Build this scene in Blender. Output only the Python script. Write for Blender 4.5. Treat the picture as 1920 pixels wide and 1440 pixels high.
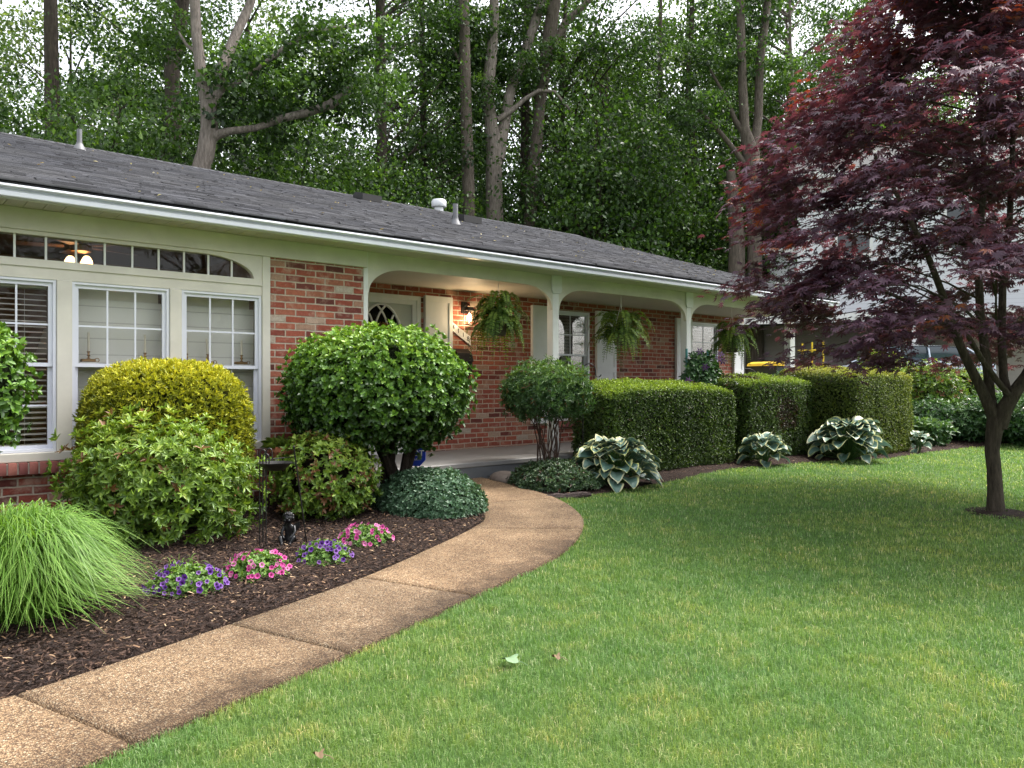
import bpy, math, random
import numpy as np
from mathutils import Vector
random.seed(7); RG = np.random.default_rng(11)
PI = math.pi; R_ = math.radians
scene = bpy.context.scene
for o in list(bpy.data.objects): bpy.data.objects.remove(o)

# ---------------------------------------------------------------- camera
cam_d = bpy.data.cameras.new("camera"); cam = bpy.data.objects.new("camera", cam_d)
scene.collection.objects.link(cam); scene.camera = cam
cam_d.sensor_width = 36.0; cam_d.lens = 27.0; cam_d.clip_end = 2000; cam_d.clip_start = 0.05
cam.location = (0, 0, 1.45); cam.rotation_euler = (R_(90), 0, R_(49.57 - 90))
# ---------------------------------------------------------------- world, sun, exposure
SUN_EL, SUN_AZ = R_(58), R_(-20)          # azimuth measured from +X towards +Y (sun stands right of the view)
w = bpy.data.worlds.new("World"); scene.world = w; w.use_nodes = True
nt = w.node_tree; bg = nt.nodes["Background"]
sky = nt.nodes.new("ShaderNodeTexSky"); sky.sky_type = 'NISHITA'; sky.sun_disc = False
sky.sun_elevation = SUN_EL; sky.sun_rotation = PI / 2 - SUN_AZ
sky.air_density = 1.0; sky.dust_density = 4.0; sky.ozone_density = 1.0
hs = nt.nodes.new("ShaderNodeHueSaturation"); hs.inputs['Saturation'].default_value = 0.22
hs.inputs['Value'].default_value = 1.0
nt.links.new(sky.outputs[0], hs.inputs['Color']); nt.links.new(hs.outputs[0], bg.inputs[0])
bg.inputs[1].default_value = 0.15
sd = bpy.data.lights.new("sun", 'SUN'); sd.energy = 1.25; sd.angle = R_(14); sd.color = (1.0, 0.95, 0.86)
sun = bpy.data.objects.new("sun", sd); scene.collection.objects.link(sun)
sdir = Vector((math.cos(SUN_EL) * math.cos(SUN_AZ), math.cos(SUN_EL) * math.sin(SUN_AZ), math.sin(SUN_EL)))
sun.rotation_euler = sdir.to_track_quat('Z', 'Y').to_euler(); sun.location = (5, -5, 30)
scene.view_settings.view_transform = 'Standard'; scene.view_settings.look = 'None'
scene.view_settings.exposure = 1.93; scene.view_settings.gamma = 1
scene.render.engine = 'CYCLES'
cy = scene.cycles; cy.max_bounces = 8; cy.transparent_max_bounces = 16
cy.diffuse_bounces = 4; cy.glossy_bounces = 3; cy.transmission_bounces = 4

# ---------------------------------------------------------------- helpers
FX, FY, RX, RY = .6485, .7612, .7612, -.6485
def ray(px, py): t = (px - 960) / 1440; return FX + RX * t, FY + RY * t, (720 - py) / 1440
def atz(px, py, z): a = ray(px, py); return Vector((a[0] * z, a[1] * z, 1.45 + a[2] * z))
def ground(x, y):
    """height of the land"""
    x = np.asarray(x, float); y = np.asarray(y, float)
    g = 0.0485 * np.clip(y, -60, 6.9)
    s = np.clip((x - 15.8) / 6.5, 0, 1); s = s * s * (3 - 2 * s)
    return g + 0.75 * s * np.clip((y + 6) / 6, 0, 1)
def gz(x, y): return float(ground(x, y))
def ongr(px, py):
    a = ray(px, py); z = 1.45 / (-a[2] + .0485 * a[1]); return (a[0] * z, a[1] * z)

def nrm(a): return a / np.maximum(np.linalg.norm(a, axis=-1, keepdims=True), 1e-9)
def link(o, parent=None):
    scene.collection.objects.link(o)
    if parent is not None: o.parent = parent
    return o
ROOT = {}
def tag(o, label, cat, group=None, kind=None):
    o["label"] = label
    if cat: o["category"] = cat
    if group: o["group"] = group
    if kind: o["kind"] = kind
    return o
def thing(name, loc, label, cat, group=None):
    o = bpy.data.objects.new(name, None); o.location = loc; o.empty_display_size = .1; link(o)
    tag(o, label, cat, group); ROOT[o.name] = Vector(loc); return o
def rootof(p):
    while p.parent is not None: p = p.parent
    return p
def np_obj(name, V, F, mat, parent=None, attrs=None, smooth=False, loc=None, kind=None):
    """V (n,3) world coordinates; F list of (m,k) int arrays"""
    V = np.asarray(V, float)
    off = np.array(rootof(parent).location) if parent is not None else np.array(loc if loc is not None else (0, 0, 0), float)
    me = bpy.data.meshes.new(name); n = len(V)
    me.vertices.add(n); me.vertices.foreach_set('co', (V - off).astype(np.float32).ravel())
    tot = sum(f.size for f in F); npol = sum(len(f) for f in F)
    me.loops.add(tot); me.loops.foreach_set('vertex_index', np.concatenate([f.ravel() for f in F]).astype(np.int32))
    me.polygons.add(npol)
    sizes = np.concatenate([np.full(len(f), f.shape[1]) for f in F]).astype(np.int32)
    st = np.concatenate([[0], np.cumsum(sizes)[:-1]]).astype(np.int32)
    me.polygons.foreach_set('loop_start', st); me.polygons.foreach_set('loop_total', sizes)
    if smooth: me.polygons.foreach_set('use_smooth', np.ones(npol, bool))
    for k, a in (attrs or {}).items():
        at = me.attributes.new(k, 'FLOAT', 'POINT'); at.data.foreach_set('value', np.asarray(a, np.float32).ravel())
    me.update(calc_edges=True); me.validate()
    if mat: me.materials.append(mat)
    o = bpy.data.objects.new(name, me)
    if parent is None and loc is not None: o.location = loc
    link(o, parent)
    if kind: o["kind"] = kind
    return o

class MB:
    def __init__(s): s.v = []; s.f = []
    def add(s, vs, fs):
        b = len(s.v); s.v += [tuple(v) for v in vs]; s.f += [tuple(i + b for i in f) for f in fs]; return s
    def box(s, x0, x1, y0, y1, z0, z1):
        return s.add([(x0,y0,z0),(x1,y0,z0),(x1,y1,z0),(x0,y1,z0),(x0,y0,z1),(x1,y0,z1),(x1,y1,z1),(x0,y1,z1)],
              [(0,3,2,1),(4,5,6,7),(0,1,5,4),(1,2,6,5),(2,3,7,6),(3,0,4,7)])
    def bbox(s, x0, x1, y0, y1, z0, z1, b=.005):
        """box with bevelled edges"""
        X = [x0, x0+b, x1-b, x1]; Y = [y0, y0+b, y1-b, y1]; Z = [z0, z0+b, z1-b, z1]
        vs = []; idx = {}
        def V(i, j, k):
            if (i,j,k) not in idx: idx[(i,j,k)] = len(vs); vs.append((X[i],Y[j],Z[k]))
            return idx[(i,j,k)]
        f = []
        f += [(V(1,1,0),V(1,2,0),V(2,2,0),V(2,1,0)),(V(1,1,3),V(2,1,3),V(2,2,3),V(1,2,3)),
              (V(1,0,1),V(2,0,1),V(2,0,2),V(1,0,2)),(V(1,3,1),V(1,3,2),V(2,3,2),V(2,3,1)),
              (V(0,1,1),V(0,1,2),V(0,2,2),V(0,2,1)),(V(3,1,1),V(3,2,1),V(3,2,2),V(3,1,2))]
        f += [(V(1,0,1),V(1,1,0),V(2,1,0),V(2,0,1)),(V(1,0,2),V(2,0,2),V(2,1,3),V(1,1,3)),
              (V(1,3,1),V(2,3,1),V(2,2,0),V(1,2,0)),(V(1,3,2),V(1,2,3),V(2,2,3),V(2,3,2)),
              (V(0,1,1),V(0,2,1),V(1,2,0),V(1,1,0)),(V(0,1,2),V(1,1,3),V(1,2,3),V(0,2,2)),
              (V(3,1,1),V(2,1,0),V(2,2,0),V(3,2,1)),(V(3,1,2),V(3,2,2),V(2,2,3),V(2,1,3)),
              (V(0,1,1),V(1,0,1),V(1,0,2),V(0,1,2)),(V(3,1,1),V(3,1,2),V(2,0,2),V(2,0,1)),
              (V(0,2,1),V(0,2,2),V(1,3,2),V(1,3,1)),(V(3,2,1),V(2,3,1),V(2,3,2),V(3,2,2))]
        for i,j,k in ((0,0,0),(0,0,3),(0,3,0),(0,3,3),(3,0,0),(3,0,3),(3,3,0),(3,3,3)):
            a = 1 if i == 0 else 2; c = 1 if j == 0 else 2; d = 1 if k == 0 else 2
            f.append((V(i,c,d),V(a,j,d),V(a,c,k)))
        return s.add(vs, f)
    def tube(s, pts, rad, n=8, cap=True):
        pts = [Vector(p) for p in pts]
        if not hasattr(rad, '__len__'): rad = [rad] * len(pts)
        t0 = (pts[1] - pts[0]).normalized()
        up = Vector((0,0,1)) if abs(t0.z) < .9 else Vector((1,0,0))
        a = t0.cross(up).normalized(); vs = []
        for i, p in enumerate(pts):
            if i == 0: t = pts[1] - pts[0]
            elif i == len(pts)-1: t = pts[i] - pts[i-1]
            else: t = (pts[i+1]-pts[i]).normalized() + (pts[i]-pts[i-1]).normalized()
            t.normalize(); a = (a - t * a.dot(t)).normalized(); b = t.cross(a)
            for k in range(n):
                an = 2*PI*k/n; vs.append(p + (a*math.cos(an) + b*math.sin(an)) * rad[i])
        f = [(i*n+k, i*n+(k+1)%n, (i+1)*n+(k+1)%n, (i+1)*n+k) for i in range(len(pts)-1) for k in range(n)]
        if cap: f += [tuple(reversed(range(n))), tuple((len(pts)-1)*n+k for k in range(n))]
        return s.add(vs, f)
    def lathe(s, c, prof, n=24):
        vs = [(c[0]+r*math.cos(2*PI*k/n), c[1]+r*math.sin(2*PI*k/n), c[2]+z) for r, z in prof for k in range(n)]
        f = [(i*n+k, i*n+(k+1)%n, (i+1)*n+(k+1)%n, (i+1)*n+k) for i in range(len(prof)-1) for k in range(n)]
        return s.add(vs, f)
    def prism(s, pts, axis, a0, a1):
        """polygon pts (2D) extruded along axis 'y' (pts are x,z), 'z' (pts are x,y) or 'x' (pts are y,z)"""
        n = len(pts)
        def m(p, a): return (p[0], a, p[1]) if axis == 'y' else ((p[0], p[1], a) if axis == 'z' else (a, p[0], p[1]))
        vs = [m(p, a0) for p in pts] + [m(p, a1) for p in pts]
        f = [tuple(range(n)), tuple(reversed(range(n, 2*n)))] + [(i, i+n, (i+1)%n+n, (i+1)%n) for i in range(n)]
        return s.add(vs, f)
    def ball(s, c, r, n=10, m=8):
        if not hasattr(r, '__len__'): r = (r, r, r)
        vs = [(c[0]+r[0]*math.sin(PI*j/m)*math.cos(2*PI*k/n), c[1]+r[1]*math.sin(PI*j/m)*math.sin(2*PI*k/n), c[2]+r[2]*math.cos(PI*j/m)) for j in range(m+1) for k in range(n)]
        f = [(j*n+k, (j+1)*n+k, (j+1)*n+(k+1)%n, j*n+(k+1)%n) for j in range(m) for k in range(n)]
        return s.add(vs, f)
    def build(s, name, mat, parent=None, smooth=False, loc=None, kind=None):
        off = rootof(parent).location if parent is not None else Vector(loc or (0,0,0))
        me = bpy.data.meshes.new(name)
        me.from_pydata([(v[0]-off[0], v[1]-off[1], v[2]-off[2]) for v in s.v], [], s.f); me.update(); me.validate()
        import bmesh
        bm = bmesh.new(); bm.from_mesh(me); bmesh.ops.recalc_face_normals(bm, faces=bm.faces); bm.to_mesh(me); bm.free()
        if smooth:
            me.polygons.foreach_set('use_smooth', [True]*len(me.polygons))
            try: me.set_sharp_from_angle(angle=R_(38))
            except Exception: pass
        if mat: me.materials.append(mat)
        o = bpy.data.objects.new(name, me)
        if parent is None and loc: o.location = loc
        link(o, parent)
        if kind: o["kind"] = kind
        return o

# ---------------------------------------------------------------- materials
class NT:
    def __init__(s, name):
        s.m = bpy.data.materials.new(name); s.m.use_nodes = True; s.t = s.m.node_tree
        s.b = s.t.nodes["Principled BSDF"]; s.out = s.t.nodes["Material Output"]
    def n(s, typ, **kw):
        nd = s.t.nodes.new(typ)
        for k, v in kw.items():
            if k in nd.inputs: nd.inputs[k].default_value = v
            else: setattr(nd, k, v)
        return nd
    def l(s, a, b): s.t.links.new(a, b)
    def coord(s, scale=(1,1,1), kind='Object'):
        tc = s.n("ShaderNodeTexCoord"); mp = s.n("ShaderNodeMapping"); mp.inputs['Scale'].default_value = scale
        s.l(tc.outputs[kind], mp.inputs[0]); return mp.outputs[0]
    def noise(s, vec, scale, detail=4, rough=.6):
        nd = s.n("ShaderNodeTexNoise"); nd.inputs['Scale'].default_value = scale; nd.inputs['Detail'].default_value = detail
        nd.inputs['Roughness'].default_value = rough
        if vec: s.l(vec, nd.inputs['Vector'])
        return nd.outputs['Fac']
    def ramp(s, fac, stops, interp='LINEAR'):
        nd = s.n("ShaderNodeValToRGB"); cr = nd.color_ramp; cr.interpolation = interp
        while len(cr.elements) < len(stops): cr.elements.new(.5)
        for e, (p, c) in zip(cr.elements, stops): e.position = p; e.color = (*c, 1) if len(c) == 3 else c
        s.l(fac, nd.inputs[0]); return nd.outputs[0]
    def mix(s, fac, a, b, mode='MIX'):
        nd = s.n("ShaderNodeMix"); nd.data_type = 'RGBA'; nd.blend_type = mode
        for sock, v in ((nd.inputs[0], fac), (nd.inputs[6], a), (nd.inputs[7], b)):
            if hasattr(v, 'is_linked'): s.l(v, sock)
            elif isinstance(v, (int, float)): sock.default_value = v
            else: sock.default_value = (*v, 1)
        return nd.outputs[2]
    def math(s, op, a, b=0.0, clamp=False):
        nd = s.n("ShaderNodeMath"); nd.operation = op; nd.use_clamp = clamp
        for sock, v in ((nd.inputs[0], a), (nd.inputs[1], b)):
            if hasattr(v, 'is_linked'): s.l(v, sock)
            else: sock.default_value = v
        return nd.outputs[0]
    def bump(s, h, strength=.5, dist=.01):
        nd = s.n("ShaderNodeBump"); nd.inputs['Strength'].default_value = strength; nd.inputs['Distance'].default_value = dist
        s.l(h, nd.inputs['Height']); s.l(nd.outputs[0], s.b.inputs['Normal'])
    def attr(s, name='v'):
        nd = s.n("ShaderNodeAttribute"); nd.attribute_name = name; return nd.outputs['Fac']
    def set(s, col=None, rough=None, metal=None, spec=None):
        if col is not None:
            if hasattr(col, 'is_linked'): s.l(col, s.b.inputs['Base Color'])
            else: s.b.inputs['Base Color'].default_value = (*col, 1)
        if rough is not None: s.b.inputs['Roughness'].default_value = rough
        if metal is not None: s.b.inputs['Metallic'].default_value = metal
        if spec is not None: s.b.inputs['Specular IOR Level'].default_value = spec
        return s

def plain(name, col, rough=.5, metal=0, var=.12, scale=8, bump=0.0, spec=.5):
    n = NT(name); c = n.coord(); f = n.noise(c, scale, 5)
    a = tuple(x*(1-var) for x in col); b = tuple(min(1, x*(1+var)) for x in col)
    n.set(n.ramp(f, [(.3, a), (.7, b)]), rough, metal, spec)
    if bump: n.bump(n.noise(c, scale*12, 4), bump, .004)
    return n.m
def leafmat(name, stops, trans=.3, tcol=(1.3, 1.25, .55), rough=.45, clump=0, objvar=0, spec=.4):
    n = NT(name); v = n.attr('v')
    if clump:
        f = n.noise(n.coord(), clump, 3); v = n.math('ADD', v, n.math('MULTIPLY', n.math('SUBTRACT', f, .5), .7), True)
    if objvar:
        oi = n.n("ShaderNodeObjectInfo"); v = n.math('ADD', v, n.math('MULTIPLY', n.math('SUBTRACT', oi.outputs['Random'], .5), objvar), True)
    col = n.ramp(v, stops); n.set(col, rough, 0, spec)
    tr = n.n("ShaderNodeBsdfTranslucent"); n.l(n.mix(1.0, col, tcol, 'MULTIPLY'), tr.inputs[0])
    mx = n.n("ShaderNodeMixShader"); mx.inputs[0].default_value = trans
    n.l(n.b.outputs[0], mx.inputs[1]); n.l(tr.outputs[0], mx.inputs[2]); n.l(mx.outputs[0], n.out.inputs[0])
    return n.m
def brickmat(name, axis='xz'):
    n = NT(name); tc = n.n("ShaderNodeTexCoord"); sp = n.n("ShaderNodeSeparateXYZ"); n.l(tc.outputs['Object'], sp.inputs[0])
    u = n.math('ADD', sp.outputs[0], sp.outputs[1]); cb = n.n("ShaderNodeCombineXYZ"); n.l(u, cb.inputs[0]); n.l(sp.outputs[2], cb.inputs[1])
    # slight wobble so that courses are hand laid
    wob = n.n("ShaderNodeTexNoise"); wob.inputs['Scale'].default_value = 9; n.l(cb.outputs[0], wob.inputs['Vector'])
    vm = n.n("ShaderNodeVectorMath", operation='SCALE'); n.l(wob.outputs['Color'], vm.inputs[0]); vm.inputs['Scale'].default_value = .014
    va = n.n("ShaderNodeVectorMath", operation='ADD'); n.l(cb.outputs[0], va.inputs[0]); n.l(vm.outputs[0], va.inputs[1])
    br = n.n("ShaderNodeTexBrick"); n.l(va.outputs[0], br.inputs['Vector'])
    br.inputs['Color1'].default_value = (0,0,0,1); br.inputs['Color2'].default_value = (1,1,1,1); br.inputs['Mortar'].default_value = (.5,.5,.5,1)
    br.inputs['Scale'].default_value = 1; br.inputs['Brick Width'].default_value = .213; br.inputs['Row Height'].default_value = .0677
    br.inputs['Mortar Size'].default_value = .0085; br.inputs['Mortar Smooth'].default_value = .35; br.inputs['Bias'].default_value = 0
    c = n.ramp(br.outputs['Color'], [(0, (.10,.035,.028)), (.08, (.17,.05,.04)), (.22, (.26,.066,.045)), (.45, (.36,.10,.062)), (.6, (.31,.088,.062)), (.72,(.40,.13,.078)), (.88, (.33,.13,.085)), (.95,(.38,.24,.17)), (1.0,(.46,.40,.33))])
    f1 = n.noise(tc.outputs['Object'], 38, 5, .7); f2 = n.noise(tc.outputs['Object'], 7, 4, .65)
    c = n.mix(n.ramp(f1, [(.35, (.55,)*3), (.65, (.0,)*3)]), c, n.mix(1., c, (.55,.5,.5), 'MULTIPLY'))
    c = n.mix(n.ramp(f2, [(.52, (0,)*3), (.70, (.55,)*3)]), c, (.50,.36,.28))
    mort = n.ramp(f1, [(.3, (.34,.27,.21)), (.7, (.50,.42,.34))])
    c = n.mix(br.outputs['Fac'], c, mort); n.set(c, .88, 0, .25)
    h = n.math('ADD', n.math('MULTIPLY', n.math('SUBTRACT', 1.0, br.outputs['Fac']), 1.0), n.math('MULTIPLY', f1, .5))
    n.bump(h, .9, .009); return n.m

M = {}
M['brick'] = brickmat('brick')
M['white'] = plain('white_paint', (.64,.64,.63), .5, var=.07, scale=5)
M['cream'] = plain('cream_paint', (.55,.52,.455), .55, var=.10, scale=3.5)
M['soffit'] = plain('soffit_paint', (.48,.46,.40), .55, var=.04)
M['vinyl'] = plain('vinyl', (.63,.64,.71), .3, var=.02)
M['ceil'] = plain('porch_ceiling', (.50,.47,.40), .6, var=.03)
M['slab'] = plain('painted_concrete', (.20,.195,.19), .6, var=.08, scale=3, bump=.2)
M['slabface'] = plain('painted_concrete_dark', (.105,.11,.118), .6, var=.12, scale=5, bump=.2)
M['rowlock'] = None
M['shutter'] = plain('shutter_paint', (.66,.67,.68), .45, var=.03)
M['black'] = plain('black_iron', (.014,.013,.013), .45, metal=.4, var=.3, scale=40)
M['terra'] = plain('terracotta', (.42,.15,.075), .8, var=.15, scale=20, bump=.1)
M['bark_l'] = None
def barkmat(name, a, b, sc=(9,9,1.6)):
    n = NT(name); c = n.coord(sc); f = n.noise(c, 2.2, 6, .7); n.set(n.ramp(f, [(.3, a), (.55, tuple((x+y)/2 for x,y in zip(a,b))), (.75, b)]), .9, 0, .2)
    n.bump(f, 1.0, .05); return n.m
M['bark_pale'] = barkmat('bark_pale', (.085,.072,.062), (.33,.28,.245))
M['bark_mid'] = barkmat('bark_mid', (.05,.04,.033), (.17,.14,.115))
M['bark_dark'] = barkmat('bark_dark', (.02,.016,.013), (.085,.068,.052))
M['bark_maple'] = barkmat('bark_maple', (.03,.024,.018), (.13,.105,.08), (14,14,3))
M['stem'] = barkmat('stem', (.015,.01,.008), (.06,.045,.035), (30,30,6))
M['stemred'] = barkmat('cane', (.05,.03,.025), (.16,.10,.08), (30,30,6))

def glassmat(name, tint=(.90,.90,.89), refl=1.0):
    n = NT(name); tr = n.n("ShaderNodeBsdfTransparent"); tr.inputs[0].default_value = (*tint, 1)
    gl = n.n("ShaderNodeBsdfGlossy"); gl.inputs['Roughness'].default_value = .02
    fr = n.n("ShaderNodeFresnel"); fr.inputs[0].default_value = 1.5
    mx = n.n("ShaderNodeMixShader"); n.l(n.math('ADD', n.math('MULTIPLY', fr.outputs[0], refl), .0, True), mx.inputs[0])
    n.l(tr.outputs[0], mx.inputs[1]); n.l(gl.outputs[0], mx.inputs[2]); n.l(mx.outputs[0], n.out.inputs[0]); return n.m
M['glass'] = glassmat('window_glass', refl=.36)
def emis(name, col, s):
    n = NT(name); n.b.inputs['Emission Color'].default_value = (*col, 1); n.b.inputs['Emission Strength'].default_value = s
    n.set(col, .5); return n.m

# foliage
M['oak'] = leafmat('oak_leaves', [(0,(.012,.028,.008)),(.4,(.036,.078,.018)),(.75,(.082,.152,.034)),(1,(.16,.26,.06))], .35, (1.5,1.6,.5), .5, clump=.45, objvar=.35)
M['far'] = leafmat('far_leaves', [(0,(.035,.06,.025)),(.5,(.085,.125,.045)),(1,(.18,.23,.09))], .4, (1.4,1.5,.5), .6, clump=.3, objvar=.3)
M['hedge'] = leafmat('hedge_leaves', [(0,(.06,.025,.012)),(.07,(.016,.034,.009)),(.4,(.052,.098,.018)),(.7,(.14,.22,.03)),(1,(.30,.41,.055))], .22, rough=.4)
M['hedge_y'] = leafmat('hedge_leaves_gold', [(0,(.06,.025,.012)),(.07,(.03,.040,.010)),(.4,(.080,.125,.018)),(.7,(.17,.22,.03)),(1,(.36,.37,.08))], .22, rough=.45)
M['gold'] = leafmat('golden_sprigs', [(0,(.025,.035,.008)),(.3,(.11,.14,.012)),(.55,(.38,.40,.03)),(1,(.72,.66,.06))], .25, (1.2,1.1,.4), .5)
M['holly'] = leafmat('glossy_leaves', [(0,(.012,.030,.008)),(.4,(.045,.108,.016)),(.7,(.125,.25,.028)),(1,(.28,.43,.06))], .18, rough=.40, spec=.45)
M['azalea'] = leafmat('azalea_leaves', [(0,(.17,.075,.035)),(.06,(.22,.12,.05)),(.08,(.022,.050,.009)),(.4,(.075,.145,.018)),(.75,(.20,.31,.04)),(1,(.38,.45,.09))], .25, rough=.4)
M['ground_c'] = leafmat('creeper_leaves', [(0,(.02,.05,.02)),(.5,(.055,.12,.06)),(1,(.17,.27,.17))], .15, rough=.4)
M['ground_d'] = leafmat('dark_creeper_leaves', [(0,(.09,.035,.02)),(.12,(.015,.03,.012)),(.5,(.035,.075,.03)),(1,(.12,.19,.07))], .15, rough=.4)
M['nandina'] = leafmat('nandina_leaves', [(0,(.20,.09,.03)),(.05,(.02,.045,.016)),(.5,(.05,.115,.036)),(1,(.16,.27,.06))], .25, rough=.4)
M['fern'] = leafmat('fern_leaves', [(0,(.03,.06,.012)),(.5,(.09,.17,.03)),(1,(.26,.36,.07))], .35, rough=.5)
M['blade'] = leafmat('ornamental_blades', [(0,(.04,.09,.015)),(.5,(.13,.26,.04)),(1,(.30,.45,.12))], .4, rough=.45)
M['petleaf'] = leafmat('bedding_leaves', [(0,(.04,.10,.02)),(1,(.20,.34,.06))], .3)
M['peony'] = leafmat('garden_leaves', [(0,(.015,.04,.014)),(.5,(.045,.11,.035)),(1,(.14,.24,.08))], .25, rough=.4)
M['clem'] = leafmat('climber_leaves', [(0,(.012,.035,.012)),(.6,(.045,.11,.04)),(1,(.14,.24,.11))], .2, rough=.4)
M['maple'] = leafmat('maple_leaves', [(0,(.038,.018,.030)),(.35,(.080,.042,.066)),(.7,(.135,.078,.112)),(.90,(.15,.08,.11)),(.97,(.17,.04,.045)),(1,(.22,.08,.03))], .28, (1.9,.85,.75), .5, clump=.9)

def lawnmat(name, k=1.2):
    n = NT(name); v = n.attr('v'); c = n.coord()
    f = n.noise(c, .9, 4, .6); f2 = n.noise(c, 5, 3)
    base = n.ramp(v, [(0,tuple(k*x for x in (.060,.11,.028))),(.45,tuple(k*x for x in (.135,.215,.052))),(.8,tuple(k*x for x in (.23,.30,.095))),(.93,tuple(k*x for x in (.36,.38,.18))),(1,tuple(k*x for x in (.50,.45,.27)))])
    base = n.mix(n.ramp(f, [(.38,(.75,)*3),(.62,(.0,)*3)]), base, n.mix(1., base, (.58,.80,.90), 'MULTIPLY'))
    base = n.mix(n.ramp(f2, [(.50,(0,)*3),(.70,(.75,)*3)]), base, n.mix(1., base, (1.75,1.25,1.3), 'MULTIPLY'))
    n.set(base, .55, 0, .3)
    tr = n.n("ShaderNodeBsdfTranslucent"); n.l(n.mix(1.0, base, (1.3,1.4,.6), 'MULTIPLY'), tr.inputs[0])
    mx = n.n("ShaderNodeMixShader"); mx.inputs[0].default_value = .35
    n.l(n.b.outputs[0], mx.inputs[1]); n.l(tr.outputs[0], mx.inputs[2]); n.l(mx.outputs[0], n.out.inputs[0]); return n.m
M['grass'] = lawnmat('grass_blades')
def turf():
    n = NT('turf'); c = n.coord(); f = n.noise(c, 14, 6, .7); g = n.noise(c, .8, 3)
    col = n.ramp(f, [(.3,(.03,.06,.015)),(.6,(.07,.13,.03)),(.8,(.12,.19,.05))])
    col = n.mix(n.ramp(g,[(.4,(.0,)*3),(.6,(.4,)*3)]), col, (.05,.09,.02)); n.set(col, .9, 0, .2); n.bump(f, .8, .03); return n.m
M['turf'] = turf()
def mulchmat():
    n = NT('mulch'); c = n.coord(); f = n.noise(c, 30, 6, .75)
    n.set(n.ramp(f, [(.3,(.012,.008,.007)),(.55,(.035,.022,.017)),(.8,(.10,.06,.04))]), .95, 0, .15); n.bump(f, 1, .03); return n.m
M['mulch'] = mulchmat()
def chipmat():
    n = NT('mulch_chips'); v = n.attr('v')
    n.set(n.ramp(v, [(0,(.012,.008,.007)),(.6,(.042,.025,.019)),(.86,(.085,.05,.034)),(.95,(.20,.12,.07)),(1,(.42,.30,.19))]), .85, 0, .25); return n.m
M['chips'] = chipmat()
def aggmat():
    n = NT('exposed_aggregate'); c = n.coord()
    wv = n.n("ShaderNodeTexVoronoi"); wv.inputs['Scale'].default_value = 135; n.l(c, wv.inputs['Vector']); wv.inputs['Randomness'].default_value = 1
    sp = n.n("ShaderNodeSeparateColor"); n.l(wv.outputs['Color'], sp.inputs[0])
    st = n.ramp(sp.outputs[0], [(0,(.10,.068,.041)),(.25,(.22,.143,.078)),(.5,(.31,.205,.115)),(.8,(.39,.275,.16)),(.94,(.43,.34,.22)),(1,(.56,.48,.34))])
    edge = n.ramp(wv.outputs['Distance'], [(.45,(0,)*3),(.75,(1,)*3)])
    col = n.mix(edge, st, (.12,.075,.045))
    big = n.noise(c, 1.3, 5, .65); b2 = n.noise(c, 9, 4)
    col = n.mix(n.ramp(big, [(.42,(0,)*3),(.60,(.75,)*3)]), col, n.mix(1., col, (.50,.47,.45), 'MULTIPLY'))
    v = n.attr('v')
    dirt = n.math('MULTIPLY', n.ramp(n.math('ADD', v, n.math('MULTIPLY', n.math('SUBTRACT', b2, .5), 1.0)), [(.45,(0,)*3),(.9,(1,)*3)]), .8)
    col = n.mix(dirt, col, n.mix(1., col, (.30,.27,.25), 'MULTIPLY'))
    sl = n.attr('s'); col = n.mix(1., col, n.ramp(sl, [(0,(.80,.80,.82)),(1,(1.08,1.04,1.0))]), 'MULTIPLY')
    n.set(col, .8, 0, .3)
    n.bump(n.math('SUBTRACT', 1.0, wv.outputs['Distance']), .9, .006); return n.m
M['agg'] = aggmat()
def shingmat():
    n = NT('shingles'); v = n.attr('v'); c = n.coord(); f = n.noise(c, 120, 3, .8); g = n.noise(c, 1.1, 4)
    col = n.ramp(v, [(0,(.032,.032,.037)),(.5,(.066,.067,.077)),(1,(.115,.117,.134))])
    col = n.mix(n.ramp(f,[(.3,(.6,)*3),(.7,(0,)*3)]), col, n.mix(1., col, (.45,.45,.45), 'MULTIPLY'))
    col = n.mix(n.ramp(g,[(.4,(0,)*3),(.7,(.35,)*3)]), col, (.12,.118,.12))
    n.set(col, .9, 0, .25); n.bump(f, .6, .006); return n.m
M['shingle'] = shingmat()
def siding(name, col):
    n = NT(name); tc = n.n("ShaderNodeTexCoord"); sp = n.n("ShaderNodeSeparateXYZ"); n.l(tc.outputs['Object'], sp.inputs[0])
    fr = n.math('FRACT', n.math('MULTIPLY', sp.outputs[2], 1/.14))
    c = n.mix(n.ramp(fr, [(0,(.75,)*3),(.08,(0,)*3)]), col, tuple(x*.4 for x in col)); n.set(c, .5); n.bump(fr, .6, .01); return n.m
M['siding'] = siding('white_siding', (.62,.63,.66))
M['graywall'] = siding('gray_board', (.22,.205,.19))
M['beige'] = plain('beige_wall', (.42,.38,.33), .7, var=.06)
M['far_roof'] = plain('far_roof', (.05,.05,.052), .9, var=.3, scale=20)
M['driveway'] = plain('asphalt', (.055,.055,.058), .9, var=.2, scale=30, bump=.3)

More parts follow.
